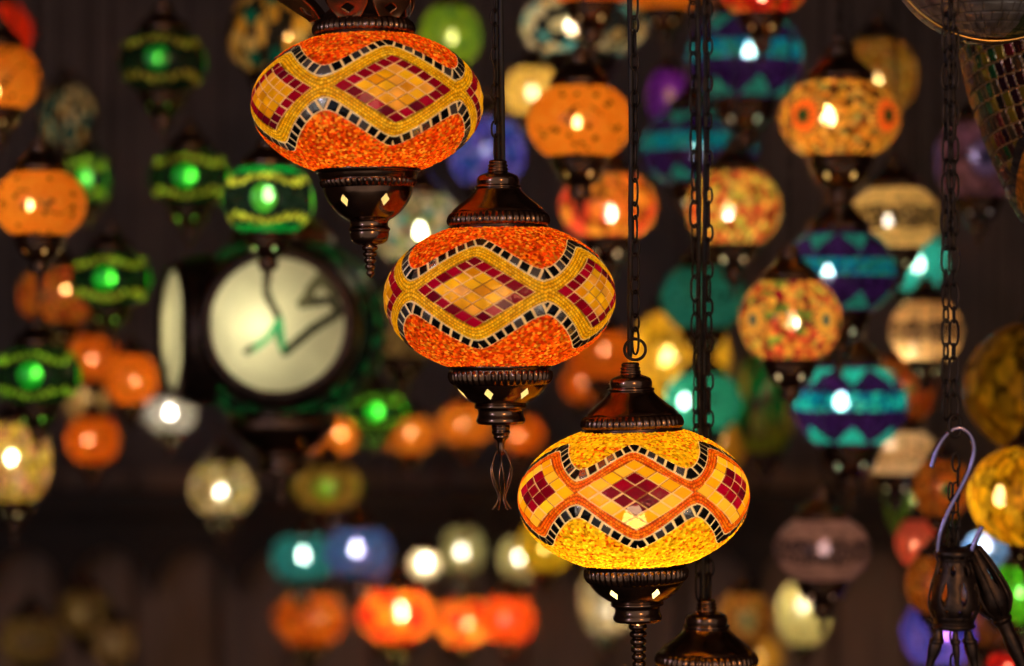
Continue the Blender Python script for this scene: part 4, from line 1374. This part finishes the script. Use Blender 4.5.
def P_egg(th, s, r):
    n = len(th)
    tint = np.zeros((n, 4)); piece = np.zeros((n, 3)); rel = np.zeros(n)
    z = np.interp(s, eprof[2], eprof[1])
    th = np.mod(th + PI, 2 * PI) - PI
    # mosaic of slanting square tiles, each row round the glass
    U = th * 150 + z * 0.20
    V = z - th * 22
    row = np.floor(V / 15)
    U = U + hsh(row, row) * 9
    wdt = 12.5
    c = np.floor(U / wdt)
    fu, fv = U / wdt - c, V / 15 - row
    e = np.minimum(np.minimum(fu, 1 - fu) * wdt, np.minimum(fv, 1 - fv) * 15)
    h = hsh(c, row, 3); h2 = hsh(c, row, 5)
    cols = [(0.05, 0.012, 0.01), (0.03, 0.02, 0.015), (0.26, 0.19, 0.015), (0.08, 0.02, 0.015), (0.02, 0.016, 0.014), (0.01, 0.10, 0.03), (0.18, 0.015, 0.02), (0.09, 0.06, 0.03), (0.04, 0.012, 0.02), (0.30, 0.20, 0.02)]
    tint[:, :3] = pick(cols, h); piece[:] = (0.55, 0.14, 0.0)
    rel[:] = 1.5 + 1.6 * (h2 - 0.5) * (fu - 0.5) + 1.6 * (h - 0.5) * (fv - 0.5)
    g = e < 0.9
    tint[g] = (0.40, 0.24, 0.10, 0); piece[g] = (0.5, 0.3, 0); rel[g] = -0.6
    # kite of orange granules framed by smoky mirror
    k = (np.abs(th + 1.0) * 150) / 92 + np.abs(z + 178) / 72
    fr = (k < 1.0)
    tint[fr] = (0.10, 0.08, 0.075, 0); piece[fr] = (0.8, 0.25, 0.0); rel[fr] = 1.0
    gg = fr & (np.mod(z + th * 30, 11) < 1.2)
    rel[gg] = -0.5
    inn = k < 0.80
    d0, a1, a2 = cells(th * 130, s, 4, 7, 0.9)
    tint[inn, :3] = (np.array((0.75, 0.24, 0.02)) * (0.4 + 0.8 * a2)[:, None])[inn]; piece[inn] = (0, 0.25, 0.3); rel[inn] = (1.5 * (1 - d0))[inn]
    return tint, piece, rel


link('globe', globe_mesh('globe', eprof, 900, P_egg, GLASS, S0), egg)
c = link('cap', LO_CAP, egg, (0, 0, 184 * S0)); c.scale = (1.3, 1.3, 1.3)
c = link('collar', LO_COLLAR_S, egg, (0, 0, -258 * S0)); c.scale = (0.55, 0.55, 0.55)
link('finial', LO_FIN[False], c)
link('chain', chain_mesh((CEIL - 0.03 - egg.location.z) / S0 / es - 270, rnd=random.Random(15), n=10, tn=4), egg, (0, 0, 270 * S0))

GY = 1.86
gs = (GY / F) / S0
sil = empty('smoky_glass_lamp', at(990, -60, GY))
sil.scale = (gs, gs, gs)
tag(sil, 'unlit smoky grey glass lamp with thin gold rim in the upper right corner', 'lamp')


def P_smoke(th, s, r):
    n = len(th)
    tint = np.zeros((n, 4)); piece = np.zeros((n, 3))
    th = np.mod(th + PI, 2 * PI) - PI
    a = vnoise(th * 9, s * 0.1, 3)
    row = np.floor(s / 13)
    fu = np.mod(th * 12 + row * 0.5, 1)
    col = np.array((0.34, 0.33, 0.32)) * (0.45 + 0.9 * a)[:, None]
    gr = (th > PI / 9) & (th < PI)
    col = np.where(gr[:, None], np.array((0.10, 0.15, 0.07)) * (0.6 + 0.5 * a)[:, None], col)
    tint[:, :3] = col; piece[:] = (0.75, 0.28, 0.0)
    g = (np.mod(s, 13) < 1.2) | (fu < 0.08)
    tint[g, :3] *= 0.5
    return tint, piece, np.where(g, -0.4, 0.6 + 0.5 * a)


sprof = globe_profile(104, 103, 40, 26, 200)
link('globe', globe_mesh('globe', sprof, 500, P_smoke, GLASS, S0), sil)
mb = MB()
th_t = math.radians(14)
mb.tube([Vector((math.cos(2 * PI * i / 96) * 105, math.sin(th_t) * math.sin(2 * PI * i / 96) * 105, math.sin(2 * PI * i / 96) * 104)) for i in range(96)], 1.5, 6, closed=True)
link('gold_rim', mb.mesh('gold_rim', principled('worn_gold_rim', (0.65, 0.36, 0.08), 0.3, 1.0, (0.8, 0.48, 0.15), 60), S0), sil)
link('cap', LO_CAP, sil, (0, 0, 96 * S0))
mb = MB(); mb.lathe(smooth_prof([(27, -99, 1), (24, -102), (12, -104), (0.3, -105)], 4), 32)
link('end_button', mb.mesh('end_button', BRASS_DARK, S0), sil)
link('chain', chain_mesh((CEIL - 0.03 - sil.location.z) / S0 / gs - 162, rnd=random.Random(25), n=10, tn=4), sil, (0, 0, 162 * S0))
